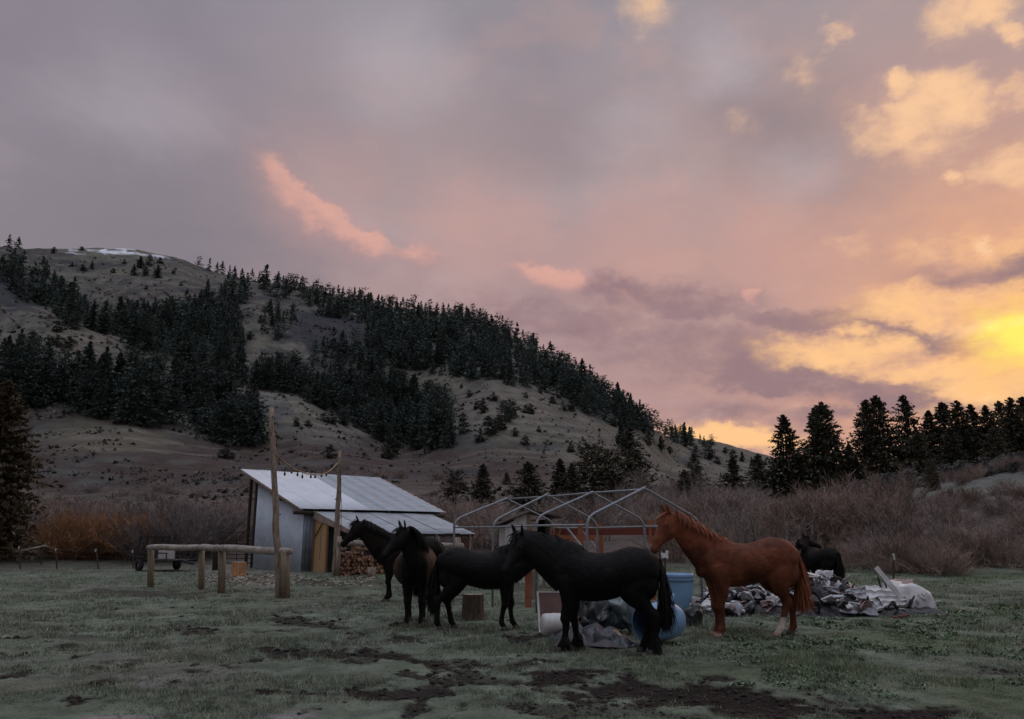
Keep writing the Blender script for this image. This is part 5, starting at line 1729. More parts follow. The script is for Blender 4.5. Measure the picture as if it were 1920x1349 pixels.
def heap_z(x, y):
    u, v = proj(np.array([x, y, 0.0]))
    k = math.exp(-((y - 19.6) / 1.5) ** 2)
    return k * (.26 + .34 * math.exp(-((u - 1420) / 60.) ** 2) + .42 * math.exp(-((u - 1545) / 50.) ** 2) - .1 * float(sst(1600, 1720, u)))


nx_, ny_ = 120, 46
xs = np.linspace(4.2, 9.9, nx_)
ys = np.linspace(17.7, 22.0, ny_)
hv = np.zeros((nx_, ny_, 3))
gh = np.random.default_rng(9)
for i, x in enumerate(xs):
    for j, y in enumerate(ys):
        e_ = min(1, (x - 4.2) / .5, (9.9 - x) / .5, (y - 17.7) / .4, (22 - y) / .6)
        hv[i, j] = (x, y, heap_z(x, y) * max(0, e_))
hn = fbm(hv[..., 0], hv[..., 1], 3.0, 4.5, 4, .65)
hv[..., 2] += (hn - .5) * .30 * np.clip(hv[..., 2] / .1, 0, 1)
hv[..., 2] += ground_z(hv[..., 0], hv[..., 1]) - .03
idx_ = np.arange(nx_ * ny_).reshape(nx_, ny_)
o = add('ash_heap', mesh_arrays('ash_heap', hv.reshape(-1, 3), np.stack([idx_[:-1, :-1], idx_[1:, :-1], idx_[1:, 1:], idx_[:-1, 1:]], -1).reshape(-1, 4)), M['ash'])
tag(o, 'low heap of grey ash and charred rubble under the scrap', 'ash', kind='stuff')


def hz(x, y):
    i = int(np.clip((x - 4.2) / 5.7 * (nx_ - 1), 0, nx_ - 1))
    j = int(np.clip((y - 17.7) / 4.3 * (ny_ - 1), 0, ny_ - 1))
    return float(hv[i, j, 2])


gs = random.Random(31)
# bent sheets, boards and bits of pipe
for i in range(190):
    u = gs.uniform(1315, 1630) if gs.random() < .88 else gs.uniform(1620, 1740)
    y = gs.uniform(17.75, 18.8) if gs.random() < .4 else gs.uniform(18.6, 20.8)
    p = P(u, 1100, y)
    a = gs.random() * 6.3
    z = hz(p[0], y) + .05 + gs.uniform(0, .10)
    r_ = gs.random()
    mat = 'whitemetal' if r_ < .34 else 'char' if r_ < .70 else 'greymetal' if r_ < .90 else 'pinkmetal'
    kind_ = {'whitemetal': ('white', 'bent white metal scrap'), 'greymetal': ('grey', 'bent grey metal scrap'), 'char': ('charred', 'charred black scrap'), 'pinkmetal': ('rusty', 'rusty pinkish metal scrap')}[mat]
    lab_, grp_ = kind_[1] + ' lying in the ash heap behind the chestnut horse', kind_[0] + ' scraps in the ash heap'
    ca, sa = math.cos(a), math.sin(a)
    if i % 4 == 0:
        L_ = gs.uniform(.25, .8)
        dv_ = np.array([ca, sa * .6, gs.uniform(-.25, .45)])
        q0 = np.array([p[0], y, z + .03])
        if i % 8:
            o = MB().beam(q0 - dv_ * L_ / 2, q0 + dv_ * L_ / 2, gs.uniform(.04, .11), .02, (gs.uniform(-.5, .5), -.4, 1)).build('scrap_piece', M[mat])
        else:
            o = MB().tube([q0 - dv_ * L_ / 2, q0 + np.array([0, 0, gs.uniform(-.04, .06)]), q0 + dv_ * L_ / 2], .018, 7).build('scrap_piece', M[mat])
        tag(o, lab_, 'scrap', grp_)
        continue
    w, h = gs.uniform(.14, .46), gs.uniform(.10, .30)
    ti = gs.uniform(.0, 1.2)
    bd, bd2 = gs.uniform(-.12, .16), gs.uniform(-.08, .08)

    def f(s, t):
        x_, y_ = (s - .5) * w, (t - .5) * h
        c_ = bd * math.sin(PI * s) + bd2 * math.sin(2 * PI * t + s * 3)
        return (p[0] + ca * x_ - sa * y_ * math.cos(ti), y + sa * x_ + ca * y_ * math.cos(ti) - c_ * math.sin(ti), z + y_ * math.sin(ti) + c_ * math.cos(ti) + x_ * .25 * math.sin(a * 3))
    crumple('scrap_piece', f, 10, 8, .06, 4.5, mat, i, lab_, 'scrap', grp_, solid=.006, smooth=True)


def quad_sheet(pts4, n, amp, sc, mat, seed, label, name='metal_sheet', solid=.008):
    a, b_, c_, d_2 = [np.array(q) for q in pts4]
    return crumple(name, lambda s, t: (a * (1 - s) + b_ * s) * (1 - t) + (d_2 * (1 - s) + c_ * s) * t, n + 8, n + 8, amp * .8, sc * .8, mat, seed, label, 'scrap', 'large sheets in the scrap heap', solid=solid, smooth=True)


quad_sheet((P(1366, 1148, 18.2), P(1424, 1152, 18.2), P(1436, 1122, 18.9), P(1378, 1116, 18.9)), 16, .14, 3.2, 'whitemetal', 41, 'crumpled white metal hood between the chestnut horse\'s legs')
quad_sheet((P(1438, 1140, 18.1), P(1476, 1152, 18.1), P(1478, 1128, 18.5), P(1448, 1118, 18.5)), 14, .14, 4.0, 'whitemetal', 42, 'small dented white panel left of the chestnut\'s hind leg')
quad_sheet((P(1428, 1100, 19.8), P(1466, 1104, 19.8), P(1462, 1078, 20.3), P(1440, 1088, 20.2)), 10, .08, 3.0, 'whitemetal', 43, 'pale upright panel under the chestnut horse\'s belly')
quad_sheet((P(1468, 1160, 17.9), P(1494, 1160, 17.9), P(1490, 1142, 18.2), P(1470, 1138, 18.3)), 8, .08, 4.0, 'whitemetal', 44, 'white scrap panel on the grass between the hind legs')
quad_sheet((P(1312, 1150, 18.6), P(1350, 1152, 18.5), P(1350, 1140, 18.9), P(1312, 1138, 18.9)), 8, .08, 5.0, 'whitemetal', 45, 'flat pale panel at the left end of the heap')
quad_sheet((P(1316, 1132, 19.3), P(1352, 1134, 19.3), P(1350, 1116, 19.8), P(1316, 1114, 19.8)), 10, .10, 5.0, 'pinkmetal', 46, 'pinkish burnt sheet right of the galvanized post')
quad_sheet((P(1326, 1120, 19.4), P(1350, 1124, 19.4), P(1352, 1112, 19.9), P(1322, 1110, 19.9)), 8, .07, 5.0, 'whitemetal', 47, 'white curled strip on top of the pinkish burnt sheet')
quad_sheet((P(1524, 1092, 20.6), P(1566, 1094, 20.6), P(1562, 1074, 20.9), P(1530, 1074, 20.9)), 14, .18, 4.0, 'whitemetal', 48, 'crumpled pale sheet on top of the heap below the far horse')
quad_sheet((P(1512, 1116, 19.6), P(1560, 1112, 19.6), P(1552, 1094, 20.2), P(1508, 1096, 20.2)), 12, .14, 4.0, 'greymetal', 49, 'grey rumpled sheet right of the chestnut\'s tail')
quad_sheet((P(1528, 1140, 18.8), P(1566, 1124, 19.0), P(1560, 1106, 19.6), P(1536, 1112, 19.5)), 12, .14, 4.5, 'pinkmetal', 50, 'pinkish folded sheet in the middle of the heap')
quad_sheet((P(1558, 1128, 18.7), P(1592, 1112, 18.9), P(1586, 1102, 19.4), P(1556, 1112, 19.3)), 12, .16, 4.0, 'char', 51, 'black charred sheet beside the corrugated panel')
for (a, b_, w, lab, mt) in ((P(1428, 1104, 19.6), P(1448, 1126, 18.9), .05, 'thin white bar slanting down left of the chestnut hind leg', 'white_paint'),
                            (P(1400, 1130, 18.9), P(1436, 1102, 19.5), .04, 'thin dark bar slanting up under the chestnut\'s belly', 'char'),
                            (P(1365, 1122, 18.7), P(1424, 1116, 18.9), .05, 'pale flat strip lying across the crumpled hood', 'greymetal')):
    o = MB().beam(a, b_, w, w * .6).build('metal_bar', M[mt])
    tag(o, lab, 'bar')
c = P(1585, 1100, 20.4)
o = MB().lathe([(0, .03), (.40, .02), (.41, 0), (.40, -.02), (0, -.03)], 28, (c[0], c[1], c[2] - .18), drum_axes((.1, -.75, .65))).build('round_lid', M['tan'], None, smooth=True)
tag(o, 'tan round lid tilted in the scrap heap', 'lid')

# crushed trailer shell at the right end
cs = empty('crushed_trailer_shell', (*P(1680, 1150, 18.6)[:2], 0), 0, 'crushed white sheet-metal shell of a burnt trailer at the right end of the scrap', 'wreck')
co = np.array(cs.location)


def lerp4(a, b_, c_, d_2):
    a, b_, c_, d_2 = [np.array(q) - co for q in (a, b_, c_, d_2)]
    return lambda s, t: (a * (1 - s) + b_ * s) * (1 - t) + (d_2 * (1 - s) + c_ * s) * t


crumple('corrugated_panel', lambda s, t: lerp4(P(1566, 1138, 18.2), P(1628, 1150, 17.9), P(1622, 1100, 18.6), P(1590, 1106, 18.9))(s, t) + np.array([0, .04 * math.cos(t * 30), .025 * math.sin(t * 30)]), 12, 34, .07, 2.2, 'greymetal', 61, parent=cs)
crumple('side_panel', lambda s, t: lerp4(P(1628, 1150, 17.9), P(1702, 1140, 18.5), P(1698, 1112, 19.0), P(1622, 1100, 18.6))(s, t) + np.array([0, .035 * math.cos(t * 26), .02 * math.sin(t * 26)]), 26, 30, .11, 2.4, 'whitemetal', 62, parent=cs)


sc0 = P(1706, 1150, 19.25) - co


def shell(s, t):
    """Squarish rounded nose of the trailer, open at the ground."""
    a, b_ = s * 2 * PI, t * PI / 2
    pw_ = lambda q_, e_: math.copysign(abs(q_) ** e_, q_)
    r_ = pw_(math.cos(b_), .42)
    return (sc0[0] + .52 * pw_(math.cos(a), .55) * r_ - .10 * t, sc0[1] + .48 * pw_(math.sin(a), .55) * r_, -.02 + .60 * pw_(math.sin(b_), .8) * (1 - .10 * math.cos(a)))


crumple('rounded_shell', shell, 60, 22, .11, 1.9, 'whitemetal', 63, parent=cs)
crumple('roof_flap', lerp4(P(1664, 1106, 19.2), P(1716, 1098, 19.0), P(1714, 1088, 19.6), P(1672, 1090, 19.8)), 16, 10, .12, 3.2, 'pinkmetal', 65, parent=cs)
MB()._add([q - co for q in (P(1683, 1110, 18.95), P(1700, 1106, 18.95), P(1704, 1097, 19.1), P(1692, 1098, 19.1))], [(0, 1, 2, 3)]).build('window_hole', M['char'], cs, solid=.02)
crumple('torn_skirt', lerp4(P(1574, 1152, 17.8), P(1650, 1156, 17.7), P(1640, 1138, 18.1), P(1582, 1136, 18.1)), 26, 8, .14, 4.0, 'greymetal', 66, parent=cs)
m = MB()
for (a, b_) in (((1727, 1113), (1732, 1119)), ((1732, 1119), (1738, 1112))):
    m.beam(P(*a, 18.36) - co, P(*b_, 18.36) - co, .015, .025)
m.build('mark', M['white_paint'], cs)
o = MB().beam(P(1642, 1064, 18.7), P(1690, 1122, 18.5), .11, .045, (0, -1, .3)).build('plank', M['white_paint'], None)
tag(o, 'long white plank sticking up out of the crushed shell', 'plank')
for (a, b_, lab) in ((P(1652, 1104, 19.4), P(1646, 1082, 19.5), 'short dark stake left of the white plank'), (P(1664, 1106, 19.2), P(1656, 1086, 19.3), 'short dark stake under the white plank')):
    tag(MB().beam(a, b_, .03, .03).build('stake', M['char']), lab, 'stake')
o = MB().beam(P(1674, 1158, 17.3), P(1704, 1154, 17.4), .07, .03).build('board_scrap', M['redwood'], None)
tag(o, 'reddish board lying on the grass before the crushed shell', 'board')
o = empty('marker_post', (*P(1676, 1100, 30)[:2], 0), 0, 'thin steel post with white tip in the brush above the scrap', 'post')
oo = np.array(o.location)
t = P(1675, 1038, 30)
MB().beam((0, 0, 0), t - oo, .05, .05, (1, 0, 0)).build('shaft', M['rusty_steel'], o)
MB().beam(t - oo - (0, 0, .24), t - oo, .065, .065, (1, 0, 0)).build('tip', M['white_paint'], o)
# white tag near the chestnut's muzzle, pale stone at the front edge
o = crumple('white_bag', lambda s, t: P(1240 + 14 * s, 1036 + 14 * t, 18.6 - .3 * s), 8, 8, .09, 6.0, 'white_plastic', 71, 'white plastic bag snagged below the chestnut horse\'s muzzle', 'bag')
tag(MB().tube([(P(1247, 1048, 18.7)[0], 18.75, -.05), (P(1247, 1036, 18.7)[0], 18.75, P(1247, 1036, 18.7)[2])], .02, 6).build('steel_stake', M['rusty_steel']), 'thin steel stake holding the white bag', 'stake')
for (u, va, vb, y) in ((1288, 1030, 1100, 21.5), (1292, 1036, 1090, 21.2)):
    a, b_ = P(u, va, y), P(u - 2, vb, y)
    tag(MB().tube([a, (b_[0], b_[1], -.05)], .014, 5).build('thin_rod', M['galv_pipe']), 'thin upright rod behind the upright blue drum', 'rod', 'thin rods behind the drum')
c = P(886, 1349, 7.3)
def stone_fn(s, t):
    a, b_ = s * 2 * PI, (t - .5) * PI
    return (c[0] + .12 * math.cos(a) * math.cos(b_), 7.25 + .09 * math.sin(a) * math.cos(b_), .02 + .05 * math.sin(b_))
crumple('stone', stone_fn, 20, 12, .04, 6, 'stone', 81, 'pale stone at the bottom edge of the picture', 'stone', solid=0, ridged=False)

# ------------------------------------------------------------------ horses
def cat_rom(a, n):
    """Catmull-Rom resampling of rows of a to n rows."""
    a = np.asarray(a, float)
    k = len(a)
    t = np.linspace(0, k - 1, n)
    i = np.clip(t.astype(int), 0, k - 2)
    f = (t - i)[:, None]
    p0, p1, p2, p3 = a[np.maximum(i - 1, 0)], a[i], a[i + 1], a[np.minimum(i + 2, k - 1)]
    return .5 * (2 * p1 + (p2 - p0) * f + (2 * p0 - 5 * p1 + 4 * p2 - p3) * f ** 2 + (3 * p1 - p0 - 3 * p2 + p3) * f ** 3)


def loft(mb, c, lat, hw, hd, n=20, sub=5, dors=None, sq=1.0):
    """Closed elliptical tube: centres c, lateral axes lat, half width/depth."""
    c, lat = np.asarray(c, float), np.asarray(lat, float)
    k = len(c)
    data = np.concatenate([c, lat, np.asarray(hw, float)[:, None], np.asarray(hd, float)[:, None]], 1)
    d = cat_rom(data, (k - 1) * sub + 1)
    P_, L_, W_, D_ = d[:, :3], d[:, 3:6], np.maximum(d[:, 6], .004), np.maximum(d[:, 7], .004)
    m = len(P_)
    vs, fs = [], []
    for i in range(m):
        t = unit(P_[min(i + 1, m - 1)] - P_[max(i - 1, 0)])
        l = unit(L_[i] - t * np.dot(L_[i], t))
        u = np.cross(t, l)
        for j in range(n):
            a = 2 * PI * j / n
            ca, sa = math.cos(a), math.sin(a)
            ca = math.copysign(abs(ca) ** sq, ca)
            sa = math.copysign(abs(sa) ** sq, sa)
            vs.append(P_[i] + l * W_[i] * ca + u * D_[i] * sa)
    for i in range(m - 1):
        for j in range(n):
            fs.append((i * n + j, i * n + (j + 1) % n, (i + 1) * n + (j + 1) % n, (i + 1) * n + j))
    vs.append(P_[0])
    vs.append(P_[-1])
    for j in range(n):
        fs.append((m * n, (j + 1) % n, j))
        fs.append((m * n + 1, (m - 1) * n + j, (m - 1) * n + (j + 1) % n))
    mb._add(vs, fs)
    return P_, L_, W_, D_


def ball(mb, c, r, ax=None):
    r = np.asarray(r, float) * np.ones(3)
    vs, fs = [], []
    n, m = 14, 9
    A = np.eye(3) if ax is None else np.asarray(ax)
    for i in range(m + 1):
        b = -PI / 2 + PI * i / m
        for j in range(n):
            a = 2 * PI * j / n
            q_ = np.array([math.cos(a) * math.cos(b) * r[0], math.sin(a) * math.cos(b) * r[1], math.sin(b) * r[2]])
            vs.append(np.array(c) + q_ @ A)
    for i in range(m):
        for j in range(n):
            fs.append((i * n + j, i * n + (j + 1) % n, (i + 1) * n + (j + 1) % n, (i + 1) * n + j))
    mb._add(vs, fs)


def strands(roots, dirs, lens, rng, width, seg=4, gravity=.5, curl=.02, z_min=None):
    """Hair ribbons from roots; returns triangle soup."""
    k = len(roots)
    p = np.asarray(roots, float)
    d = np.asarray(dirs, float)
    d = d / np.linalg.norm(d, axis=1, keepdims=True)
    pts = [p]
    st = (np.asarray(lens) / seg)[:, None]
    for s in range(seg):
        d = d + np.array([0, 0, -gravity]) / seg * 2 + rng.normal(size=(k, 3)) * curl
        d /= np.linalg.norm(d, axis=1, keepdims=True)
        p = p + d * st
        pts.append(p)
    pts = np.stack(pts, 1)
    side = np.cross(pts[:, -1] - pts[:, 0], rng.normal(size=(k, 3)))
    side /= np.linalg.norm(side, axis=1, keepdims=True) + 1e-9
    out = []
    for s in range(seg):
        w0 = width * (1 - .75 * (s / seg) ** 1.5)
        w1 = width * (1 - .75 * ((s + 1) / seg) ** 1.5) if s < seg - 1 else width * .08
        a0, b0_ = pts[:, s] - side * w0, pts[:, s] + side * w0
        a1, b1_ = pts[:, s + 1] - side * w1, pts[:, s + 1] + side * w1
        out += [np.stack([a0, b0_, b1_], 1), np.stack([a0, b1_, a1], 1)]
    return np.concatenate(out)


def soup(name, tris, mat, parent):
    return add(name, mesh_arrays(name, tris.reshape(-1, 3), np.arange(len(tris) * 3).reshape(-1, 3)), M[mat], parent)


def horse(label, loc, yaw, scale, poll, head, coat, hair='hair_black', legs=(0, 0, 0, 0), fat=1.0, mane_side=1, mane_len=.34, tail_len=.95, feather=0, hoof='hoof', seed=1, neck_w=1.0, head_lat=None, girth=1.0, tail_side=0.0, leg_w=1.0):
    rng = np.random.default_rng(seed)
    root = empty('horse', tuple(loc), yaw, label, 'horse', 'horses in the yard')
    root.scale = (scale,) * 3
    mb = MB()
    Y1 = np.array([0, 1.0, 0])
    # trunk: x, centre z, half depth, half width
    T = np.array([(-.875, 1.235, .07, .07), (-.83, 1.235, .17, .155), (-.74, 1.225, .245, .225), (-.60, 1.225, .295, .272), (-.44, 1.21, .315, .288), (-.26, 1.175, .300, .285), (-.08, 1.135, .305, .292),
                  (.10, 1.115, .318, .292), (.26, 1.12, .332, .278), (.40, 1.145, .352, .250), (.52, 1.165, .352, .222), (.63, 1.15, .310, .212), (.73, 1.12, .235, .185), (.80, 1.095, .15, .125), (.835, 1.085, .06, .06)])
    T[:, 2] *= 1.05
    T[:, 3] *= 1.10
    bell = np.exp(-((T[:, 0] + .02) / .42) ** 2)
    hd = T[:, 2] * (1 + (girth - 1) * .5 * bell)
    zc_ = T[:, 1] - (hd - T[:, 2])
    loft(mb, np.stack([T[:, 0], 0 * T[:, 0], zc_], -1), np.tile(Y1, (len(T), 1)), T[:, 3] * fat * (1 + (girth - 1) * bell), hd, 28, 4)
    # withers ridge and croup
    ball(mb, (.44, 0, 1.43), (.24, .075, .125))
    ball(mb, (.60, 0, 1.36), (.24, .085, .14), None)
    ball(mb, (-.50, 0, 1.43), (.26, .16, .11))
    for s in (-1, 1):
        ball(mb, (-.55, s * .15 * fat, 1.22), (.26, .145, .27))
        ball(mb, (-.62, s * .145, 1.00), (.205, .125, .235))
        ball(mb, (.58, s * .15, 1.12), (.18, .085, .26))
        ball(mb, (.72, s * .085, 1.04), (.11, .085, .13))
    # neck
    A = np.array([.50, 0, 1.205])
    Pp = np.array(poll, float)
    h = unit(head)
    hl = unit(np.cross((0, 0, 1), h)) if head_lat is None else unit(head_lat)
    dist = np.linalg.norm(Pp - A)
    hor = unit(np.array([Pp[0] - A[0], Pp[1] - A[1], 0]))
    c1 = A + unit(np.array([.80, 0, .45 + .45 * (Pp[2] - 1.5)])) * dist * .36
    end_t = unit(unit(Pp - c1) * .9 + np.array([0, 0, .25]) + hor * .15 + h * .18)
    c2 = Pp - end_t * dist * .30
    ts = np.linspace(0, 1, 9)
    nk = np.array([A * (1 - t) ** 3 + c1 * 3 * t * (1 - t) ** 2 + c2 * 3 * t * t * (1 - t) + Pp * t ** 3 for t in ts])
    nl = np.array([unit(Y1 * (1 - t) + hl * t) for t in ts])
    nhd = np.interp(ts, (0, .2, .45, .7, .9, 1), (.365, .335, .280, .222, .172, .138)) * neck_w
    nhw = np.interp(ts, (0, .2, .45, .7, .9, 1), (.215, .190, .145, .118, .102, .090)) * neck_w
    NP, NL, NW, ND = loft(mb, nk, nl, nhw, nhd, 20, 4)
    # head
    up = np.cross(h, hl)
    HS = np.array([(-.07, -.03, .055, .05), (-.03, -.03, .095, .08), (.05, -.04, .130, .098), (.13, -.055, .150, .106), (.21, -.055, .145, .102), (.30, -.04, .116, .084), (.40, -.022, .086, .066), (.49, -.015, .073, .060), (.56, -.018, .070, .062), (.61, -.026, .058, .052), (.64, -.034, .03, .03)])
    HS = HS * np.array([1.04, 1.06, 1.12, 1.14])
    hc = np.array([Pp + h * q_[0] + up * q_[1] for q_ in HS])
    loft(mb, hc, np.tile(hl, (len(HS), 1)), HS[:, 3], HS[:, 2], 18, 4)
    for s in (-1, 1):
        ball(mb, Pp + h * .13 + up * -.10 + hl * s * .055, (.10, .045, .085), (h, hl, up))       # cheek
        ball(mb, Pp + h * .165 + up * .035 + hl * s * .082, (.05, .028, .032), (h, hl, up))     # brow
        ball(mb, Pp + h * .575 + up * .012 + hl * s * .046, (.035, .022, .03), (h, hl, up))     # nostril
        e0 = Pp - h * .035 + up * .065 + hl * s * .058
        ed = unit(up * .80 - h * .42 + hl * s * .22)
        loft(mb, [e0 - ed * .04, e0 + ed * .03, e0 + ed * .085, e0 + ed * .14, e0 + ed * .175], np.tile(unit(hl + h * .5 * s), (5, 1)), [.030, .037, .036, .024, .008], [.024, .024, .021, .016, .007], 12, 3)
    # legs
    hooves = []
    LT = 1.26 * leg_w
    fl, fr, bl, br_ = legs
    for s, dxl in ((1, fl), (-1, fr)):
        y = .155 * s
        X0 = .50
        pts = [(.54, y * 1.0, 1.12), (.50, y * 1.02, .94), (X0 + .12 * dxl, y, .80), (X0 + .25 * dxl, y * .95, .66), (X0 + .02 + .45 * dxl, y * .9, .54), (X0 + .025 + .5 * dxl, y * .88, .475), (X0 + .005 + .58 * dxl, y * .88, .41), (X0 + .74 * dxl, y * .87, .29), (X0 + .9 * dxl, y * .86, .19), (X0 + .01 + .96 * dxl, y * .86, .145), (X0 + .045 + dxl, y * .86, .09), (X0 + .065 + dxl, y * .86, .055)]
        r = [(.09, .16), (.088, .135), (.072, .098), (.056, .074), (.047, .056), (.050, .056), (.039, .044), (.029, .037), (.031, .041), (.040, .047), (.034, .039), (.042, .046)]
        loft(mb, pts, np.tile(Y1, (len(pts), 1)), [q_[0] * LT for q_ in r], [q_[1] * LT for q_ in r], 14, 3)
        hooves.append((X0 + .075 + dxl, y * .86))
    for s, dxl in ((1, bl), (-1, br_)):
        y = .155 * s
        X0 = -.70
        pts = [(-.50, y * .9, 1.12), (-.46, y * 1.02, .95), (-.50 + .08 * dxl, y * 1.02, .83), (-.58 + .3 * dxl, y, .71), (-.675 + .5 * dxl, y * .98, .605), (-.745 + .62 * dxl, y * .97, .545), (-.735 + .68 * dxl, y * .96, .475), (-.715 + .78 * dxl, y * .95, .34), (-.70 + .92 * dxl, y * .95, .205), (-.69 + .96 * dxl, y * .95, .15), (-.655 + dxl, y * .95, .092), (-.635 + dxl, y * .95, .055)]
        r = [(.13, .22), (.115, .185), (.098, .140), (.070, .092), (.048, .062), (.048, .070), (.041, .056), (.031, .042), (.034, .045), (.042, .050), (.035, .041), (.043, .047)]
        loft(mb, pts, np.tile(Y1, (len(pts), 1)), [q_[0] * LT for q_ in r], [q_[1] * LT for q_ in r], 14, 3)
        hooves.append((-.625 + dxl, y * .95))
    # one continuous skin
    raw = mb.mesh('body_raw')
    tmp = bpy.data.objects.new('body_raw', raw)
    COL.objects.link(tmp)
    md = tmp.modifiers.new('remesh', 'REMESH')
    md.mode = 'VOXEL'
    md.voxel_size = .0162
    sm_ = tmp.modifiers.new('smooth', 'SMOOTH')
    sm_.factor = .5
    sm_.iterations = 5
    dg = bpy.context.evaluated_depsgraph_get()
    me = bpy.data.meshes.new_from_object(tmp.evaluated_get(dg))
    bpy.data.objects.remove(tmp, do_unlink=True)
    me.name = 'body'
    n = len(me.vertices)
    co_ = np.zeros(n * 3, np.float32)
    me.vertices.foreach_get('co', co_)
    co_ = co_.reshape(-1, 3)
    nrm = np.zeros(n * 3, np.float32)
    me.vertices.foreach_get('normal', nrm)
    ms = fbm(co_[:, 0], co_[:, 2], co_[:, 1] + seed, 7.0, 3, .5) - .5
    co_ = co_ + nrm.reshape(-1, 3) * (ms * .026 * sst(.35, .8, co_[:, 2]))[:, None]
    me.vertices.foreach_set('co', co_.astype(np.float32).ravel())
    hs = (co_ - Pp) @ h                       # distance along the head
    onhead = (np.linalg.norm(co_ - (Pp + h * .28), axis=1) < .42) & (hs > .02)
    cols = coat(co_, hs, onhead, (co_ - Pp) @ hl, (co_ - Pp) @ up)
    at = me.color_attributes.new('col', 'FLOAT_COLOR', 'POINT')
    c4 = np.ones((n, 4), np.float32)
    c4[:, :3] = cols
    at.data.foreach_set('color', c4.ravel())
    me.polygons.foreach_set('use_smooth', np.ones(len(me.polygons), bool))
    me.materials.clear()
    add('body', me, M['coat'], root)
    # short winter coat: fine hairs lying back along the skin
    npoly = len(me.polygons)
    pc_ = np.zeros(npoly * 3, np.float32)
    pn_ = np.zeros(npoly * 3, np.float32)
    me.polygons.foreach_get('center', pc_)
    me.polygons.foreach_get('normal', pn_)
    pv_ = np.zeros(npoly * 4, np.int32)
    if len(me.loops) == npoly * 4:
        me.loops.foreach_get('vertex_index', pv_)
        kh = min(26000, npoly)
        sel = rng.choice(npoly, kh, replace=False)
        p_, n_ = pc_.reshape(-1, 3)[sel], pn_.reshape(-1, 3)[sel]
        lay = np.array([-.75, 0, -.55]) + rng.normal(size=(kh, 3)) * .28
        lay = lay - n_ * np.sum(lay * n_, 1, keepdims=True)
        lay /= np.linalg.norm(lay, axis=1, keepdims=True) + 1e-6
        sd_ = np.cross(lay, n_)
        ln_ = rng.uniform(.016, .034, (kh, 1)) * np.where(p_[:, 2:3] < .5, .7, 1)
        tip_ = p_ + lay * ln_ + n_ * ln_ * rng.uniform(.12, .42, (kh, 1))
        tr_ = np.stack([p_ - sd_ * .0028, p_ + sd_ * .0028, tip_], 1)
        hc_ = cols[pv_.reshape(-1, 4)[sel, 0]] * rng.uniform(.6, 1.5, (kh, 1))
        add('coat_hair', tri_mesh('coat_hair', tr_, hc_), M['coat'], root)
    # hooves, eyes
    for i, (x, y) in enumerate(hooves):
        MB().lathe([(0, 0), (.080, 0), (.082, .008), (.068, .045), (.056, .082), (0, .085)], 16, (x, y, .0)).build('hoof', M[hoof if not (hoof == 'hoof_pale' and i == 3) else 'hoof'], root, smooth=True)
    for s in (-1, 1):
        eb = MB()
        ball(eb, Pp + h * .175 + up * .012 + hl * s * .093, .021)
        eb.build('eye', M['eye'], root, smooth=True)
    # mane along the crest
    k = 900
    tq = rng.random(k) * .93 + .05
    fi = tq * (len(NP) - 1)
    ii = np.clip(fi.astype(int), 0, len(NP) - 2)
    ff = (fi - ii)[:, None]
    pc = NP[ii] * (1 - ff) + NP[ii + 1] * ff
    tang = NP[ii + 1] - NP[ii]
    tang /= np.linalg.norm(tang, axis=1, keepdims=True)
    lt = NL[ii] / np.linalg.norm(NL[ii], axis=1, keepdims=True)
    dr_ = np.cross(tang, lt)
    dr_ /= np.linalg.norm(dr_, axis=1, keepdims=True)
    dpt = (ND[ii] * (1 - ff[:, 0]) + ND[ii + 1] * ff[:, 0])[:, None]
    wdt = (NW[ii] * (1 - ff[:, 0]) + NW[ii + 1] * ff[:, 0])[:, None]
    roots = pc + dr_ * (dpt * .93) + rng.normal(size=(k, 3)) * .012
    side = np.where(rng.random((k, 1)) < .86, mane_side, -mane_side)
    dirs = lt * side * (1.0 + .9 * wdt / .12) + dr_ * .42 + rng.normal(size=(k, 3)) * .22 - tang * .15
    tri = strands(roots, dirs, mane_len * rng.uniform(.55, 1.15, k) * (0.75 + .5 * tq), rng, .0065, 5, .95, .06)
    kf = 46
    fr_ = Pp + up * .10 + rng.normal(size=(kf, 3)) * .022 + h * rng.uniform(-.05, .05, (kf, 1))
    tri = np.concatenate([tri, strands(fr_, up * .5 + h * 1.0 + rng.normal(size=(kf, 3)) * .28, rng.uniform(.12, .26, kf), rng, .010, 4, .35, .08)])
    soup('mane', tri, hair, root)
    # tail: a tapering dock and long hair
    kt = 1100
    r0 = rng.random(kt)
    dock = np.stack([-.860 - .03 * r0, tail_side * .02 + rng.normal(size=kt) * .026, 1.36 - .26 * r0 + rng.normal(size=kt) * .015], -1)
    dirs = np.stack([-.20 + .16 * r0 + rng.normal(size=kt) * .06, rng.normal(size=kt) * .13 + tail_side * .1, -.75 - .4 * r0 + rng.normal(size=kt) * .05], -1)
    tri = strands(dock, dirs, tail_len * rng.uniform(.62, 1.0, kt) * (1 - .22 * r0), rng, .0085, 7, 1.15, .085)
    soup('tail', tri, hair, root)
    if feather:
        rt_, dd_ = [], []
        for (x, y) in hooves:
            for _ in range(90):
                a = rng.uniform(0, 2 * PI)
                zz = rng.uniform(.09, .27)
                xb = x - .07 if x > 0 else x - .06
                rt_.append((xb + .035 * math.cos(a) + (.09 - zz) * .15, y + .035 * math.sin(a), zz))
                dd_.append((math.cos(a) * .55 - .25, math.sin(a) * .55, -1))
        k = len(rt_)
        soup('leg_feather', strands(rt_, dd_, rng.uniform(.10, .19, k), rng, .011, 3, .4, .08), hair, root)
    return root


def mixp(a, b, t):
    return np.asarray(a) * (1 - t[:, None]) + np.asarray(b) * t[:, None]


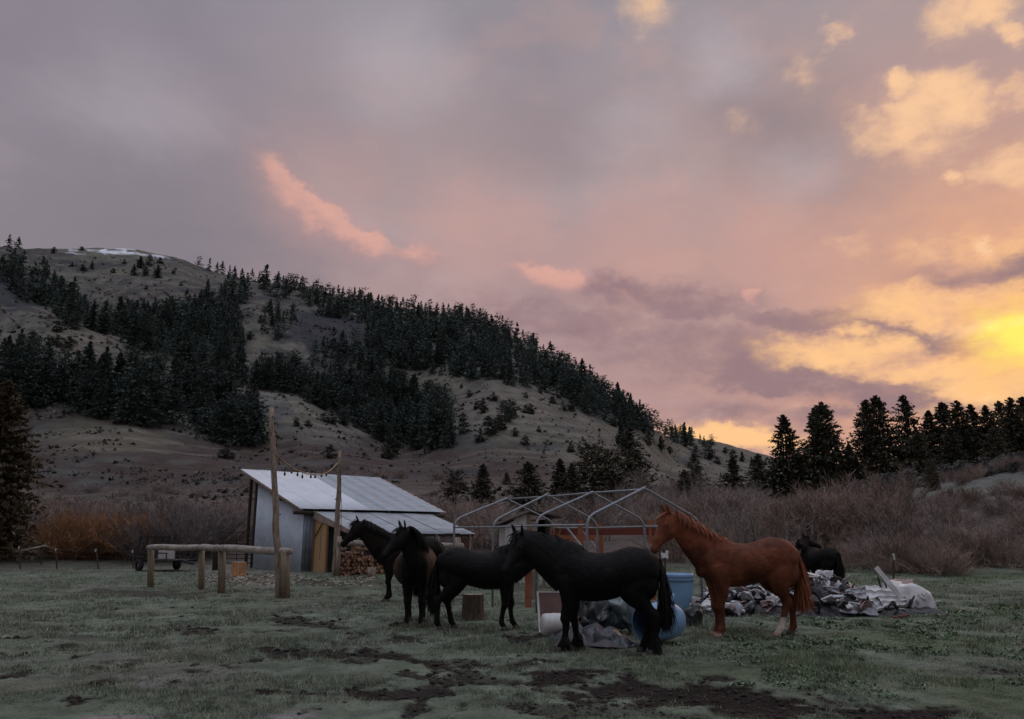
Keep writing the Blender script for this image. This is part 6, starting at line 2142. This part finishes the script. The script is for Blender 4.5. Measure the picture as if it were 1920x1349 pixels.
def black_coat(p, hs, onh, hl_, hu):
    t = sst(.55, .95, fbm(p[:, 0] * 2, p[:, 2] * 2, p[:, 1], 1.5, 3)) * .6
    return mixp((0.0065, 0.006, 0.006), (0.014, 0.010, 0.009), t + .0 * hs)


def brown_black_coat(p, hs, onh, hl_, hu):
    base_ = mixp((0.008, 0.0065, 0.006), (0.020, 0.012, 0.009), sst(.45, .8, fbm(p[:, 0] * 1.5, p[:, 2] * 1.5, p[:, 1], 1.5, 3)))
    return np.where((p[:, 2] < .75)[:, None], np.array([0.006, 0.0055, 0.0055]), base_)


def bay_coat(p, hs, onh, hl_, hu):
    barrel = sst(.80, .98, p[:, 2]) * sst(.70, .20, p[:, 0]) * sst(.02, .30, np.abs(p[:, 1]))
    c = mixp((0.007, 0.006, 0.0055), (0.062, 0.030, 0.020), np.clip(barrel, 0, 1))
    return np.where(onh[:, None], np.array([0.0065, 0.0055, 0.0055]), c)


def chestnut_coat(p, hs, onh, hl_, hu):
    n_ = fbm(p[:, 0] * 2, p[:, 1] * 2, p[:, 2] * 2, 1.6, 3)
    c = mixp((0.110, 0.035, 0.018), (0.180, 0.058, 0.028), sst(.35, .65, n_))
    c = c * (1 + .35 * sst(1.15, 1.5, p[:, 2]))[:, None]  # lighter neck, back and rump: overhead light painted into the coat colour
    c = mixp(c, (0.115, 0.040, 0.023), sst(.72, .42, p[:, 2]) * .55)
    # white sock on the left hind, pale pastern in front
    sock = (p[:, 0] < -.2) & (p[:, 1] > 0)
    k = sst(.335, .30, p[:, 2] + .03 * (n_ - .5)) * sock
    c = mixp(c, (0.58, 0.50, 0.45), k)
    k = sst(.12, .09, p[:, 2]) * (p[:, 0] > 0) * (p[:, 1] > 0)
    c = mixp(c, (0.36, 0.18, 0.11), k)
    snip = sst(.50, .58, hs) * sst(.045, .02, np.abs(hl_)) * sst(-.03, .02, hu) * onh
    c = mixp(c, (0.42, 0.27, 0.22), snip)
    c = mixp(c, (0.10, 0.05, 0.042), sst(.575, .62, hs) * onh * (1 - snip))
    return c


def on(u, v, dy=0.0):
    p = G(u, v)
    p[1] += dy
    return np.array([p[0], p[1], gzz(p)])


def stand(front_uv, hind_uv, scale):
    """Root position and yaw from where the fore and hind feet stand."""
    f, b_ = G(*front_uv), G(*hind_uv)
    d = f - b_
    yaw = math.atan2(d[1], d[0])
    m_ = (f + b_) / 2
    off = -.06 * scale                       # feet centre sits a little behind the origin
    x, y = m_[0] - off * math.cos(yaw), m_[1] - off * math.sin(yaw)
    return np.array([x, y, gzz((x, y)) - .008]), yaw


# chestnut horse, side on, looking left
l_, y_ = stand((1360, 1195), (1468, 1193), 1.09)
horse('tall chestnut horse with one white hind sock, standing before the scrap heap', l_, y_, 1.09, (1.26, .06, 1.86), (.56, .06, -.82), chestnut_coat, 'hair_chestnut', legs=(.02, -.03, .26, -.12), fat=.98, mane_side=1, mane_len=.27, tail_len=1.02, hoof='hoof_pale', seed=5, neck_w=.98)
# big black horse in front, head lowered and turned toward the viewer
l_, y_ = stand((1062, 1221), (1224, 1226), 1.0)
horse('big black feather-legged horse standing in front of the blue barrel', l_, y_, 1.0, (1.26, .16, 1.66), (.28, .60, -.78), black_coat, legs=(.10, -.06, -.05, .10), fat=1.08, mane_side=-1, mane_len=.36, tail_len=1.08, feather=1, seed=7, neck_w=1.12, girth=1.14, leg_w=1.1)
# black horse behind it, facing right
l_, y_ = stand((940, 1182), (852, 1180), .97)
horse('black horse facing right, its head hidden behind the big black one', l_, -.06, .965, (1.28, .18, 1.50), (.80, .28, -.52), black_coat, legs=(.10, -.10, .10, -.14), fat=1.06, mane_side=-1, mane_len=.34, tail_len=1.15, seed=9, neck_w=1.06, girth=1.10)
# bay facing the viewer
l_ = on(770, 1178)
l_[1] += .62
horse('dark bay horse facing the viewer with reddish-brown barrel', l_, -PI / 2 + .07, 1.0, (.98, -.20, 1.78), (.46, -.55, -.70), bay_coat, legs=(.0, -.04, .10, .02), fat=1.12, mane_side=1, mane_len=.34, tail_len=.9, seed=11, neck_w=1.05, girth=1.26)
# black horse at the left, looking left
l_, y_ = stand((730, 1131), (812, 1123), 1.08)
l_[0] -= .06
horse('black horse at the left of the group, looking left past the firewood', l_, PI + .36, 1.08, (1.28, .0, 1.86), (.60, -.10, -.76), brown_black_coat, legs=(.05, -.08, .0, -.10), fat=1.04, mane_side=1, mane_len=.30, tail_len=1.0, seed=13, neck_w=1.10)
# far dark horse behind the scrap, head turned back
fp = P(1541, 1095, 25.0)
horse('distant dark horse behind the scrap heap with its head turned back', (fp[0], 25.0, gzz((fp[0], 25.0))), math.radians(112), .88, (.84, -.10, 1.80), (-.45, -.80, -.40), brown_black_coat, legs=(0, 0, .05, -.05), fat=1.0, mane_side=1, seed=15, mane_len=.25)
